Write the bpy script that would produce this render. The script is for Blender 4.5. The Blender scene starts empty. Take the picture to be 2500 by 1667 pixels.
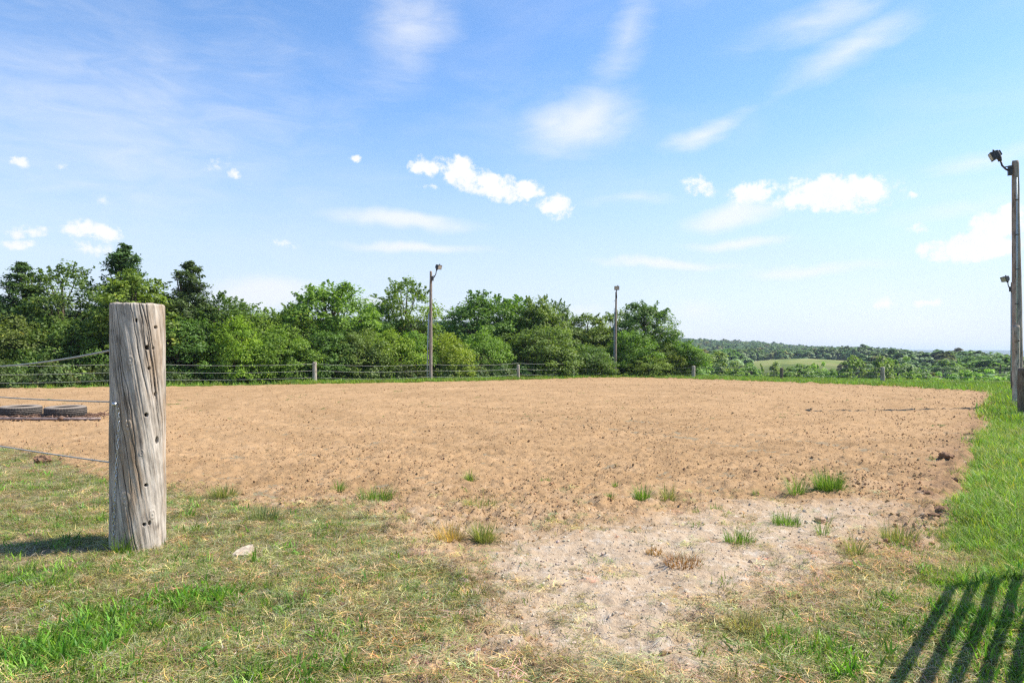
import bpy, math, random
import numpy as np
from mathutils import Vector, Matrix

scene = bpy.context.scene
R = math.radians
F = 1667.0            # focal length of the photograph, in its own pixels (24 mm on 36 mm, 2500 px wide)
HZ = 868.0            # row of the horizon
CAMH = 1.5

# ------------------------------------------------------------------ camera, sky, sun, exposure
cam_d = bpy.data.cameras.new('camera')
cam = bpy.data.objects.new('camera', cam_d)
scene.collection.objects.link(cam)
cam.location = (0, 0, CAMH)
cam.rotation_euler = (R(90), 0, 0)
cam_d.lens = 24.0
cam_d.sensor_width = 36.0
cam_d.shift_y = (HZ - 833.5) / 2500.0
cam_d.clip_start = 0.05
cam_d.clip_end = 20000
scene.camera = cam

SUN_AZ, SUN_EL = 79.0, 51.0       # azimuth from +Y towards +X
sun_d = bpy.data.lights.new('sun', 'SUN')
sun_d.energy = 5.0
sun_d.angle = R(0.53)
sun_d.color = (1.0, 0.93, 0.82)
sun = bpy.data.objects.new('sun', sun_d)
scene.collection.objects.link(sun)
sdir = Vector((math.sin(R(SUN_AZ)) * math.cos(R(SUN_EL)), math.cos(R(SUN_AZ)) * math.cos(R(SUN_EL)), math.sin(R(SUN_EL))))
sun.rotation_euler = sdir.to_track_quat('Z', 'Y').to_euler()
sun.location = (30, 5, 40)

scene.view_settings.view_transform = 'Standard'
scene.view_settings.look = 'None'
scene.view_settings.exposure = 0.70
scene.view_settings.gamma = 1.0
scene.view_settings.use_curve_mapping = False
scene.render.engine = 'CYCLES'
scene.cycles.max_bounces = 7
scene.cycles.diffuse_bounces = 4
scene.cycles.glossy_bounces = 2
scene.cycles.transmission_bounces = 4
scene.cycles.transparent_max_bounces = 6
scene.cycles.volume_bounces = 0
scene.cycles.use_denoising = False
scene.cycles.pixel_filter_type = 'BLACKMAN_HARRIS'
scene.cycles.filter_width = 1.35
scene.cycles.sample_clamp_indirect = 6.0


class NT:
    """tiny node-tree helper"""
    def __init__(self, tree):
        self.t = tree

    def n(self, typ, ins=None, **props):
        nd = self.t.nodes.new(typ)
        for k, v in props.items():
            setattr(nd, k, v)
        for k, v in (ins or {}).items():
            s = nd.inputs[k]
            if isinstance(v, bpy.types.NodeSocket):
                self.t.links.new(v, s)
            else:
                s.default_value = v
        return nd

    def math(self, op, a, b=0.0, c=0.0, clamp=False):
        return self.n('ShaderNodeMath', {0: a, 1: b, 2: c}, operation=op, use_clamp=clamp).outputs[0]

    def vmath(self, op, a, b=(0, 0, 0)):
        nd = self.n('ShaderNodeVectorMath', {0: a}, operation=op)
        s = nd.inputs[1]
        if isinstance(b, bpy.types.NodeSocket):
            self.t.links.new(b, s)
        else:
            s.default_value = b
        return nd

    def noise(self, vec, scale, detail=4.0, rough=0.55, dist=0.0, lac=2.0):
        return self.n('ShaderNodeTexNoise', {'Vector': vec, 'Scale': scale, 'Detail': detail, 'Roughness': rough,
                                             'Lacunarity': lac, 'Distortion': dist})

    def ramp(self, fac, stops, interp='LINEAR'):
        nd = self.n('ShaderNodeValToRGB', {'Fac': fac})
        cr = nd.color_ramp
        cr.interpolation = interp
        while len(cr.elements) < len(stops):
            cr.elements.new(0.5)
        for e, (p, c) in zip(cr.elements, stops):
            e.position = p
            e.color = (*c, 1) if len(c) == 3 else c
        return nd.outputs[0]

    def mix(self, fac, a, b, blend='MIX'):
        nd = self.n('ShaderNodeMix', {0: fac}, data_type='RGBA', blend_type=blend)
        for i, v in ((6, a), (7, b)):
            if isinstance(v, bpy.types.NodeSocket):
                self.t.links.new(v, nd.inputs[i])
            else:
                nd.inputs[i].default_value = (*v, 1) if len(v) == 3 else v
        return nd.outputs[2]

    def sstep(self, v, lo, hi):
        return self.n('ShaderNodeMapRange', {0: v, 1: lo, 2: hi, 3: 0.0, 4: 1.0}, interpolation_type='SMOOTHSTEP').outputs[0]

    def link(self, a, b):
        self.t.links.new(a, b)


# ------------------------------------------------------------------ sky
world = bpy.data.worlds.new('World')
scene.world = world
world.use_nodes = True
wt = NT(world.node_tree)
world.node_tree.nodes.clear()
wout = wt.n('ShaderNodeOutputWorld')
SKY_STRENGTH = 0.12
sky = wt.n('ShaderNodeTexSky', sky_type='NISHITA', sun_disc=False, sun_elevation=R(SUN_EL), sun_rotation=R(SUN_AZ),
           altitude=150.0, air_density=1.0, dust_density=0.25, ozone_density=1.0)
tc = wt.n('ShaderNodeTexCoord')
sep = wt.n('ShaderNodeSeparateXYZ', {0: tc.outputs['Generated']})
az = wt.math('ARCTAN2', sep.outputs[0], sep.outputs[1])
el = wt.math('ARCSINE', sep.outputs[2])
dirv = wt.n('ShaderNodeCombineXYZ', {0: az, 1: el, 2: 0.0}).outputs[0]
K = 2500 / 2352.0


def px_dir(x, y):
    a = math.atan((x * K - 1250) / F)
    return a, math.atan((HZ - y * K) / F * math.cos(a))


def cloud_field(vec, blobs):
    cur = None
    for (x, y, rx, ry, rot, amp) in blobs:
        a, e = px_dir(x, y)
        sx, sy = rx * K / F * math.cos(a) ** 2, ry * K / F * math.cos(a)
        m = wt.n('ShaderNodeMapping', {'Vector': vec, 'Location': (a, e, 0), 'Rotation': (0, 0, R(rot)), 'Scale': (sx, sy, 1)},
                 vector_type='TEXTURE')
        ln = wt.vmath('LENGTH', m.outputs[0]).outputs['Value']
        f = wt.math('MULTIPLY_ADD', ln, -amp, amp)
        cur = f if cur is None else wt.math('MAXIMUM', cur, f)
    return cur


cumulus = [(48, 375, 26, 17, 0, 0.64), (495, 372, 34, 18, 20, 0.28), (537, 404, 20, 12, -5, 0.60), (817, 366, 14, 11, 0, 0.64),
           (975, 385, 46, 23, -8, 1.00), (1060, 400, 70, 36, -18, 1.00), (1140, 430, 90, 34, -12, 1.00), (1205, 442, 48, 32, -8, 1.00),
           (1275, 475, 48, 30, 0, 1.00), (1605, 428, 48, 26, -12, 0.64), (1730, 443, 72, 32, 5, 1.00), (1915, 446, 165, 50, -2, 1.15),
           (1850, 455, 80, 30, 0, 1.00), (2240, 568, 130, 38, 2, 1.50), (2300, 518, 80, 46, 10, 1.40), (2115, 578, 26, 18, 0, 0.64),
           (2110, 525, 30, 16, 0, 0.48), (70, 530, 64, 18, 0, 0.64), (215, 533, 90, 24, 0, 0.90), (40, 560, 48, 15, 0, 0.64),
           (215, 570, 52, 20, 0, 0.56), (2038, 695, 34, 17, 0, 0.64), (2135, 700, 38, 14, 0, 0.64), (2085, 455, 20, 9, 0, 0.40),
           (660, 560, 24, 12, 0, 0.40), (230, 455, 18, 14, -30, 0.24), (985, 434, 26, 9, 0, 0.40), (150, 384, 14, 8, 0, 0.24),
           (2700, 560, 130, 45, 5, 1.00), (-300, 470, 120, 40, 0, 1.00), (2950, 420, 160, 60, 8, 0.90), (-700, 540, 160, 44, 0, 1.00)]
cirrus = [(1330, 280, 190, 95, 12, 1.0), (1270, 270, 110, 50, 10, .8), (1610, 303, 130, 32, 14, .85), (1950, 120, 230, 55, 22, .75),
          (1880, 40, 240, 55, 10, .65), (940, 60, 170, 120, 55, .6), (930, 512, 220, 28, -3, 1.25), (940, 574, 230, 16, -2, 1.05),
          (1680, 500, 150, 36, 6, 1.25), (1700, 560, 170, 16, 0, 0.95), (1520, 608, 210, 16, -3, 1.15), (1450, 455, 150, 22, 0, .55),
          (2260, 360, 190, 36, 12, .55), (2200, 485, 260, 40, 8, .5), (1850, 622, 220, 18, 0, 0.95), (600, 668, 190, 50, 0, 1.5),
          (860, 690, 90, 20, 0, .8), (1590, 720, 90, 40, 0, .7), (2000, 760, 260, 40, 0, .7), (1450, 60, 260, 60, 60, .45),
          (250, 280, 820, 330, 8, .45), (1330, 705, 70, 20, 0, .7), (-500, 250, 300, 80, 15, .7), (2900, 200, 300, 90, 20, .7)]

w1 = wt.noise(dirv, 26.0, 5.0, 0.6)
warp = wt.vmath('SUBTRACT', w1.outputs['Color'], (0.5, 0.5, 0.5)).outputs[0]
warp = wt.n('ShaderNodeVectorMath', {0: warp, 'Scale': 0.026}, operation='SCALE').outputs[0]
vc = wt.vmath('ADD', dirv, warp).outputs[0]
fc = cloud_field(vc, cumulus)
nf = wt.noise(dirv, 48.0, 8.0, 0.66).outputs['Fac']
dens_c = wt.math('ADD', fc, wt.math('MULTIPLY_ADD', nf, 2.5, -1.22))
dens_c = wt.math('MULTIPLY', wt.sstep(dens_c, 0.0, 0.65), wt.sstep(fc, -0.14, 0.14))

mstr = wt.n('ShaderNodeMapping', {'Vector': dirv, 'Rotation': (0, 0, R(-22)), 'Scale': (6.0, 22.0, 1.0)})
st = wt.noise(mstr.outputs[0], 1.6, 7.0, 0.62, 0.6)
w2 = wt.noise(dirv, 7.0, 4.0, 0.55)
warp2 = wt.vmath('SUBTRACT', w2.outputs['Color'], (0.5, 0.5, 0.5)).outputs[0]
warp2 = wt.n('ShaderNodeVectorMath', {0: warp2, 'Scale': 0.05}, operation='SCALE').outputs[0]
vs = wt.vmath('ADD', dirv, warp2).outputs[0]
fs = cloud_field(vs, cirrus)
dens_s = wt.math('ADD', fs, wt.math('MULTIPLY_ADD', st.outputs['Fac'], 0.75, -0.42))
dens_s = wt.math('MULTIPLY', wt.sstep(dens_s, -0.12, 1.0), 0.82)
# thin veil of streaks over the whole sky
veil = wt.noise(mstr.outputs[0], 0.5, 6.0, 0.6, 0.4).outputs['Fac']
veil = wt.math('MULTIPLY', wt.sstep(veil, 0.42, 0.8), 0.18)
dens_s = wt.math('MAXIMUM', dens_s, veil)

skyc = wt.n('ShaderNodeVectorMath', {0: sky.outputs[0], 'Scale': SKY_STRENGTH}, operation='SCALE').outputs[0]
hs = wt.n('ShaderNodeHueSaturation', {'Hue': 0.50, 'Saturation': 1.24, 'Value': 1.20, 'Color': skyc}).outputs[0]
hs = wt.mix(1.0, hs, (1.08, 1.0, 1.02), 'MULTIPLY')
CW = 0.68
lowv = wt.sstep(el, R(21.0), R(1.5))          # pale summer haze towards the horizon
lowv = wt.math('MULTIPLY', lowv, wt.math('MULTIPLY_ADD', wt.noise(mstr.outputs[0], 0.35, 4.0, 0.5).outputs['Fac'], 0.3, 0.62))
hs = wt.mix(lowv, hs, (0.425, 0.468, 0.56))
nf2 = wt.noise(wt.vmath('ADD', dirv, (0.0, -0.012, 0.3)).outputs[0], 34.0, 5.0, 0.6).outputs['Fac']
col = wt.mix(dens_s, hs, (0.90 * CW, 0.92 * CW, 0.96 * CW))
col = wt.mix(dens_c, col, wt.ramp(nf2, [(0.38, (0.91 * CW, 0.93 * CW, 0.955 * CW)), (0.58, (0.99 * CW, 0.99 * CW, 0.99 * CW))]))
bg = wt.n('ShaderNodeBackground', {'Color': col, 'Strength': 1.0})
wt.link(bg.outputs[0], wout.inputs['Surface'])
world.cycles.sampling_method = 'MANUAL'
world.cycles.sample_map_resolution = 512

# ------------------------------------------------------------------ helpers
COL = scene.collection


def tag(o, label=None, cat=None, group=None, kind=None):
    if label:
        o['label'] = label
    if cat:
        o['category'] = cat
    if group:
        o['group'] = group
    if kind:
        o['kind'] = kind
    return o


def empty(name, loc=(0, 0, 0), rz=0.0):
    o = bpy.data.objects.new(name, None)
    o.empty_display_size = 0.2
    COL.objects.link(o)
    o.location = loc
    o.rotation_euler = (0, 0, rz)
    return o


def mesh_from(name, verts, faces, mat=None, smooth=False, attrs=None):
    """verts (n,3); faces: list of lists or (m,k) array; attrs: {name: (domain, type, array)}"""
    me = bpy.data.meshes.new(name)
    verts = np.asarray(verts, dtype=np.float32)
    if isinstance(faces, np.ndarray):
        k = faces.shape[1]
        me.vertices.add(len(verts))
        me.vertices.foreach_set('co', verts.ravel())
        me.loops.add(faces.size)
        me.loops.foreach_set('vertex_index', faces.astype(np.int32).ravel())
        me.polygons.add(len(faces))
        me.polygons.foreach_set('loop_start', np.arange(0, faces.size, k, dtype=np.int32))
        me.update(calc_edges=True)
    else:
        me.from_pydata([tuple(v) for v in verts], [], faces)
        me.update()
    if smooth:
        me.polygons.foreach_set('use_smooth', np.ones(len(me.polygons), dtype=bool))
    for an, (dom, typ, arr) in (attrs or {}).items():
        at = me.attributes.new(an, typ, dom)
        arr = np.asarray(arr, dtype=np.float32).ravel()
        if typ == 'FLOAT':
            at.data.foreach_set('value', arr)
        elif typ == 'FLOAT_VECTOR':
            at.data.foreach_set('vector', arr)
        elif typ == 'FLOAT_COLOR':
            at.data.foreach_set('color', arr)
    if mat:
        me.materials.append(mat)
    return me


def obj(name, me, parent=None, loc=None):
    o = bpy.data.objects.new(name, me)
    COL.objects.link(o)
    if parent:
        o.parent = parent
    if loc is not None:
        o.location = loc
    return o


class MB:
    def __init__(self):
        self.v, self.f = [], []

    def add(self, vs, fs):
        b = len(self.v)
        self.v += [tuple(p) for p in vs]
        self.f += [[b + i for i in f] for f in fs]
        return self

    def tube(self, pts, rad, n=8, caps=True, closed=False):
        pts = [Vector(p) for p in pts]
        m = len(pts)
        rads = rad if isinstance(rad, (list, tuple)) else [rad] * m
        b = len(self.v)
        prev = None
        for i, p in enumerate(pts):
            if closed:
                t = pts[(i + 1) % m] - pts[i - 1]
            else:
                t = pts[min(i + 1, m - 1)] - pts[max(i - 1, 0)]
            t.normalize()
            if prev is None:
                a = Vector((0, 0, 1)) if abs(t.z) < 0.9 else Vector((1, 0, 0))
                u = t.cross(a).normalized()
            else:
                u = (prev - t * prev.dot(t)).normalized()
            prev = u
            w = t.cross(u)
            for k in range(n):
                an = 2 * math.pi * k / n
                self.v.append(tuple(p + (u * math.cos(an) + w * math.sin(an)) * rads[i]))
        rng = m if closed else m - 1
        for i in range(rng):
            j = (i + 1) % m
            for k in range(n):
                k2 = (k + 1) % n
                self.f.append([b + i * n + k, b + i * n + k2, b + j * n + k2, b + j * n + k])
        if caps and not closed:
            self.f.append([b + k for k in range(n)][::-1])
            self.f.append([b + (m - 1) * n + k for k in range(n)])
        return self

    def box(self, c, s, M=None, taper=1.0):
        c = Vector(c)
        vs = []
        for z in (-1, 1):
            for (x, y) in ((-1, -1), (1, -1), (1, 1), (-1, 1)):
                q = taper if z > 0 else 1.0
                p = Vector((x * s[0] / 2 * q, y * s[1] / 2 * q, z * s[2] / 2))
                if M:
                    p = M @ p
                vs.append(c + p)
        return self.add(vs, [[3, 2, 1, 0], [4, 5, 6, 7], [0, 1, 5, 4], [1, 2, 6, 5], [2, 3, 7, 6], [3, 0, 4, 7]])

    def build(self, name, mat, parent=None, smooth=False):
        return obj(name, mesh_from(name, np.array(self.v), self.f, mat, smooth), parent)


def hash2(ix, iy, seed):
    h = (ix.astype(np.int64) * 374761393 + iy.astype(np.int64) * 668265263 + seed * 1442695041) & 0xffffffff
    h = ((h ^ (h >> 13)) * 1274126177) & 0xffffffff
    h = (h ^ (h >> 16)) & 0xffffffff
    return h.astype(np.float64) / 4294967295.0


def vnoise(x, y, seed=0):
    x = np.asarray(x, dtype=np.float64)
    y = np.asarray(y, dtype=np.float64)
    ix, iy = np.floor(x), np.floor(y)
    fx, fy = x - ix, y - iy
    fx = fx * fx * (3 - 2 * fx)
    fy = fy * fy * (3 - 2 * fy)
    a = hash2(ix, iy, seed)
    b = hash2(ix + 1, iy, seed)
    c = hash2(ix, iy + 1, seed)
    d = hash2(ix + 1, iy + 1, seed)
    return (a * (1 - fx) + b * fx) * (1 - fy) + (c * (1 - fx) + d * fx) * fy


def fbm(x, y, seed=0, octv=4, gain=0.5):
    s, a, t = 0.0, 1.0, 0.0
    c, sn = math.cos(0.6), math.sin(0.6)
    x = np.asarray(x, dtype=np.float64)
    y = np.asarray(y, dtype=np.float64)
    for i in range(octv):
        s = s + a * vnoise(x, y, seed + i * 17)
        t += a
        a *= gain
        x, y = (x * c - y * sn) * 2.03 + 3.7, (x * sn + y * c) * 2.03 - 1.9
    return s / t


def sm(t):
    t = np.clip(t, 0, 1)
    return t * t * (3 - 2 * t)


def w_at(x, y, d):
    """a pixel of the photograph (2500 wide) at depth d -> X, Y, Z"""
    return ((x - 1250) / F * d, d, CAMH - (y - HZ) / F * d)


def g_at(x, y):
    """a pixel on the flat near ground -> X, Y"""
    d = CAMH * F / (y - HZ)
    return ((x - 1250) / F * d, d)


def poly_sd(px, py, poly):
    """signed distance to a polygon, positive inside"""
    px = np.asarray(px, dtype=np.float64)
    py = np.asarray(py, dtype=np.float64)
    best = np.full(px.shape, 1e18)
    inside = np.zeros(px.shape, dtype=bool)
    n = len(poly)
    for i in range(n):
        x0, y0 = poly[i]
        x1, y1 = poly[(i + 1) % n]
        dx, dy = x1 - x0, y1 - y0
        t = np.clip(((px - x0) * dx + (py - y0) * dy) / (dx * dx + dy * dy + 1e-12), 0, 1)
        best = np.minimum(best, (px - x0 - t * dx) ** 2 + (py - y0 - t * dy) ** 2)
        cond = (y0 > py) != (y1 > py)
        with np.errstate(divide='ignore', invalid='ignore'):
            xi = x0 + (py - y0) * dx / (dy if dy != 0 else 1e-12)
        inside ^= cond & (px < xi)
    d = np.sqrt(best)
    return np.where(inside, d, -d)


# ------------------------------------------------------------------ layout of the place
FENCE_L = [(-250, 951, 28.5), (335, 941, 32.5), (768, 935, 37.0), (1053, 932, 40.6), (1265, 925, 45.0), (1401, 921, 49.0),
           (1503, 920, 53.0)]
FENCE_R = [(1693, 927, 52.0), (1908, 931, 47.5), (2155, 936, 43.0), (2472, 939, 38.6)]
ctrl = [w_at(*p) for p in FENCE_L + FENCE_R]
ctrl += [w_at(2483, 995, 19.3), w_at(2498, 1026, 15.9), (-45, 24, 0.2)]
ctrl += [(x, y, 0.0) for x in (-12, -6, 0, 6) for y in (0, 6, 12, 18)] + [(x, y, -0.01) for x in (-6, 2, 8) for y in (26, 32)]
CT = np.array(ctrl)
REAR_A, REAR_B = np.array(w_at(*FENCE_R[0])[:2]), np.array(w_at(*FENCE_R[3])[:2])
rt = (REAR_B - REAR_A) / np.linalg.norm(REAR_B - REAR_A)
REAR_N = np.array((-rt[1], rt[0]))
if REAR_N[1] < 0:
    REAR_N = -REAR_N

RIDGE_X = [-1200, 0, 600, 1000, 1080, 1400, 1640, 1860, 2000, 2190, 2260, 2330, 2500, 3200]
RIDGE_Y = [810, 795, 788, 786, 788, 806, 828, 838, 848, 853, 862, 870, 880, 885]
KN_A, KN_D = math.atan((1960 - 1250) / F), 355.0
KNOLL = (math.tan(KN_A) * KN_D, KN_D)


def ground_z(x, y):
    x = np.asarray(x, dtype=np.float64)
    y = np.asarray(y, dtype=np.float64)
    num = np.zeros(x.shape)
    den = np.full(x.shape, 0.02)
    for cx, cy, cz in CT:
        w = np.exp(-((x - cx) ** 2 + (y - cy) ** 2) / (2 * 6.5 ** 2))
        num += w * cz
        den += w
    z = num / den
    r = np.hypot(x, y)
    s = (x - REAR_A[0]) * REAR_N[0] + (y - REAR_A[1]) * REAR_N[1]
    z = z - 12.5 * sm((s - 1.5) / 75.0) * sm((y - 20) / 20)
    a = np.arctan2(x, np.maximum(y, 1e-6))
    pxx = 1250 + F * np.tan(np.clip(a, -1.15, 1.15))
    top = np.interp(pxx, RIDGE_X, RIDGE_Y)
    dep = 1100 * np.cos(np.clip(a, -1.15, 1.15))
    hr = (HZ - top) / F * dep + CAMH + 12.5 - 11.0
    front = sm((y / np.maximum(r, 1e-6) - 0.25) / 0.2)
    z = z + hr * sm((r - 330) / 770.0) * front * (1 - 0.5 * sm((r - 1250) / 1500))
    z = z + 13.0 * np.exp(-(((x - KNOLL[0]) / 75) ** 2 + ((y - KNOLL[1]) / 70) ** 2)) * sm((r - 150) / 60)
    z = z + 28 * sm((r - 3500) / 2600) * (1 + 0.04 * np.sin(a * 9)) * front * (r > 3000) * 1.95
    bump = ((fbm(x * 1.3, y * 1.3, 5, 3) - 0.5) * 0.05 + (fbm(x * 3.2, y * 3.2, 6, 2) - 0.5) * 0.06 * (1 - sm((r - 9) / 6))) * (1 - sm((r - 30) / 60))
    bump += (fbm(x * 0.02, y * 0.02, 9, 3) - 0.5) * 5.0 * sm((r - 110) / 250)
    return z + bump


DIRT_PX = [(0, 1082), (150, 1128), (268, 1172), (420, 1190), (560, 1222), (700, 1238), (860, 1232), (930, 1290), (985, 1355), (1100, 1400),
           (1185, 1460), (1160, 1530), (1020, 1590), (900, 1680), (950, 1760)]
DIRT_PX2 = [(1840, 1760), (1815, 1667), (1790, 1515), (1860, 1480), (2060, 1400), (2130, 1372), (2275, 1335), (2330, 1275), (2345, 1200), (2366, 1147),
            (2384, 1100), (2398, 1078), (2422, 1035), (2430, 1000), (2440, 970)]
DIRT = [(-15, 14), (-10.5, 12.3)] + [g_at(*p) for p in DIRT_PX] + [g_at(*p) for p in DIRT_PX2] + \
       [(18.6, 26.2), (19.5, 28.2), (19.9, 32.0), (20.3, 37.0), (19.0, 41.6), (15.6, 47.0), (12.9, 50.0), (8.6, 51.2), (6.4, 49.2), (-3.2, 40.0), (-9.6, 36.0),
        (-17.2, 31.2), (-34, 25.6), (-30, 19)]
GRAVEL = [g_at(*p) for p in [(1175, 1330), (1420, 1295), (1900, 1230), (2180, 1240), (2080, 1330), (2060, 1400), (1850, 1480), (1790, 1520),
                             (1830, 1700), (1300, 1700), (1180, 1580), (1220, 1480), (1150, 1400)]]


def dirt_sd(x, y):
    r = np.hypot(x, y)
    amp = np.where(x > 3, 0.16 + 0.006 * r, 0.22 + 0.012 * r)
    return poly_sd(x, y, DIRT) + (fbm(x * 1.7, y * 1.7, 31, 4, 0.6) - 0.5) * 2 * amp * 0.75


def track_depth(x, y):
    """wheel tracks curving along the right edge of the arena, pressed into the soil"""
    out = np.zeros(np.shape(x))
    for off in (0.0, 1.55):
        cx = -10.0
        cy = 3.0
        rad = 17.2 - off * 1.0
        d = np.hypot(x - cx, (y - cy) * 0.92) - rad
        an = np.arctan2(y - cy, x - cx)
        m = np.exp(-(d / 0.17) ** 2) * sm((an - 0.08) / 0.1) * sm((0.95 - an) / 0.2)
        out += m * (0.016 + 0.030 * (np.sin(an * rad * 22) > 0.1))
    return out


def arena_relief(x, y):
    r = np.hypot(x, y)
    n1 = fbm(x * 9, y * 9, 40, 3, 0.6)
    n2 = fbm(x * 2.2, y * 2.2, 44, 3)
    c = np.clip(fbm(x * 20, y * 20, 48, 2, 0.5) - 0.5, 0, 1)
    f2 = fbm(x * 34, y * 34, 52, 2, 0.5) - 0.5
    till = np.sin((x * 0.8 - y * 0.59) * 2 * math.pi / 0.16 + n2 * 7) * 0.006
    gm = sm((poly_sd(x, y, GRAVEL) + 0.5) / 0.9)
    z = (n1 - 0.5) * 0.06 + (n2 - 0.5) * 0.05 + c * 0.11 + f2 * 0.03 * np.exp(-r / 12) + till * np.exp(-r / 30)
    return z * (1 - 0.62 * gm) - track_depth(x, y)


def surface_z(x, y):
    """top of whatever lies at x, y: the soil of the arena or the turf"""
    g = ground_z(x, y)
    sd = dirt_sd(x, y)
    a = g + 0.012 + arena_relief(x, y)
    return np.where(sd > 0, a, g)


# ------------------------------------------------------------------ materials
def new_mat(name):
    m = bpy.data.materials.new(name)
    m.use_nodes = True
    m.node_tree.nodes.clear()
    t = NT(m.node_tree)
    out = t.n('ShaderNodeOutputMaterial')
    return m, t, out


def principled(t, out, color, rough=0.8, spec=0.3, metal=0.0, normal=None):
    b = t.n('ShaderNodeBsdfPrincipled', {'Roughness': rough, 'Specular IOR Level': spec, 'Metallic': metal})
    if isinstance(color, bpy.types.NodeSocket):
        t.link(color, b.inputs['Base Color'])
    else:
        b.inputs['Base Color'].default_value = (*color, 1)
    if normal is not None:
        t.link(normal, b.inputs['Normal'])
    t.link(b.outputs[0], out.inputs['Surface'])
    return b


def mat_simple(name, color, rough=0.6, metal=0.0, spec=0.4, var=0.25, scale=20.0, bump=0.2):
    m, t, out = new_mat(name)
    c = t.n('ShaderNodeTexCoord').outputs['Object']
    nz = t.noise(c, scale, 5, 0.6).outputs['Fac']
    d = tuple(v * (1 - var) for v in color)
    l = tuple(min(1, v * (1 + var)) for v in color)
    col = t.ramp(nz, [(0.3, d), (0.7, l)])
    bp = t.n('ShaderNodeBump', {'Strength': bump, 'Distance': 0.01, 'Height': nz})
    principled(t, out, col, rough, spec, metal, bp.outputs[0])
    return m


def mat_leaf(name, translucency=0.35, use_instancer=False, dark=(0.025, 0.05, 0.012), light=(0.10, 0.16, 0.03)):
    """leaf colour = object / instance tint x the leaf's own shade"""
    m, t, out = new_mat(name)
    sh = t.n('ShaderNodeAttribute', attribute_name='shade').outputs['Fac']
    if use_instancer:
        tint = t.n('ShaderNodeAttribute', attribute_name='tint', attribute_type='INSTANCER').outputs['Color']
    else:
        tint = t.n('ShaderNodeObjectInfo').outputs['Color']
    c = t.ramp(sh, [(0.0, (0.55, 0.62, 0.55)), (0.5, (1.0, 1.0, 1.0)), (0.93, (1.45, 1.38, 1.05)), (1.0, (1.9, 1.35, 0.75))])
    col = t.mix(1.0, tint, c, 'MULTIPLY')
    b = t.n('ShaderNodeBsdfPrincipled', {'Base Color': col, 'Roughness': 0.55, 'Specular IOR Level': 0.35})
    tcol = t.mix(1.0, col, (1.25, 1.35, 0.6), 'MULTIPLY')
    tr = t.n('ShaderNodeBsdfTranslucent', {'Color': tcol})
    mx = t.n('ShaderNodeMixShader', {0: translucency, 1: b.outputs[0], 2: tr.outputs[0]})
    t.link(mx.outputs[0], out.inputs['Surface'])
    return m


def mat_wood(name, light, mid, darkc, attr='grain', stain=(0.30, 0.19, 0.10), stain_amt=0.5):
    m, t, out = new_mat(name)
    g = t.n('ShaderNodeAttribute', attribute_name=attr).outputs['Vector']
    cr = t.n('ShaderNodeAttribute', attribute_name='crack').outputs['Fac']
    n1 = t.noise(g, 55.0, 6, 0.65, 0.4).outputs['Fac']
    m2 = t.n('ShaderNodeMapping', {'Vector': g, 'Scale': (1, 4, 1)})
    n2 = t.noise(m2.outputs[0], 9.0, 4, 0.6, 0.8).outputs['Fac']
    m3 = t.n('ShaderNodeMapping', {'Vector': g, 'Scale': (1, 3, 1), 'Location': (5.3, 1.7, 0)})
    n3 = t.noise(m3.outputs[0], 4.5, 5, 0.6, 0.5).outputs['Fac']
    n4 = t.noise(g, 190.0, 3, 0.6).outputs['Fac']
    f = t.math('ADD', t.math('MULTIPLY', n1, 0.55), t.math('MULTIPLY', n2, 0.45))
    col = t.ramp(f, [(0.36, darkc), (0.48, mid), (0.60, light)])
    col = t.mix(t.math('MULTIPLY', t.sstep(n3, 0.46, 0.66), stain_amt), col, stain)
    col = t.mix(t.math('MULTIPLY', t.sstep(n4, 0.5, 0.75), 0.35), col, darkc)
    col = t.mix(cr, col, (0.035, 0.027, 0.02))
    h = t.math('ADD', t.math('MULTIPLY', n1, 0.7), t.math('MULTIPLY', n4, 0.4))
    bp = t.n('ShaderNodeBump', {'Strength': 0.7, 'Distance': 0.008, 'Height': h})
    principled(t, out, col, 0.9, 0.15, 0.0, bp.outputs[0])
    return m


M = {}
M['post'] = mat_wood('weathered_post_wood', (0.56, 0.50, 0.425), (0.36, 0.315, 0.26), (0.12, 0.10, 0.082), stain=(0.36, 0.235, 0.13), stain_amt=0.55)
M['oldpost'] = mat_wood('fence_post_wood', (0.55, 0.49, 0.41), (0.40, 0.35, 0.28), (0.20, 0.17, 0.14))
M['darkpost'] = mat_wood('dark_post_wood', (0.20, 0.17, 0.13), (0.13, 0.11, 0.085), (0.06, 0.05, 0.04), stain_amt=0.2)
M['pole'] = mat_wood('light_pole_wood', (0.40, 0.34, 0.28), (0.28, 0.24, 0.20), (0.13, 0.11, 0.095), stain=(0.32, 0.20, 0.12), stain_amt=0.45)
M['cable'] = mat_simple('fence_cable', (0.36, 0.35, 0.32), 0.6, 0.0, 0.4, 0.2, 30, 0.1)
M['steel'] = mat_simple('galvanised_steel', (0.50, 0.52, 0.54), 0.32, 0.9, 0.5, 0.25, 40, 0.15)
M['rust'] = mat_simple('rusty_pipe', (0.26, 0.20, 0.18), 0.65, 0.35, 0.4, 0.5, 14, 0.3)
M['wire'] = mat_simple('rusty_wire', (0.20, 0.12, 0.08), 0.8, 0.1, 0.3, 0.4, 20, 0.2)
M['black'] = mat_simple('dark_lamp_metal', (0.045, 0.042, 0.04), 0.5, 0.2, 0.4, 0.3, 20, 0.1)
M['conduit'] = mat_simple('grey_conduit', (0.36, 0.42, 0.44), 0.45, 0.1, 0.4, 0.15, 12, 0.1)
M['lens'] = mat_simple('lamp_glass', (0.42, 0.38, 0.32), 0.15, 0.0, 0.6, 0.3, 25, 0.05)
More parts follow.
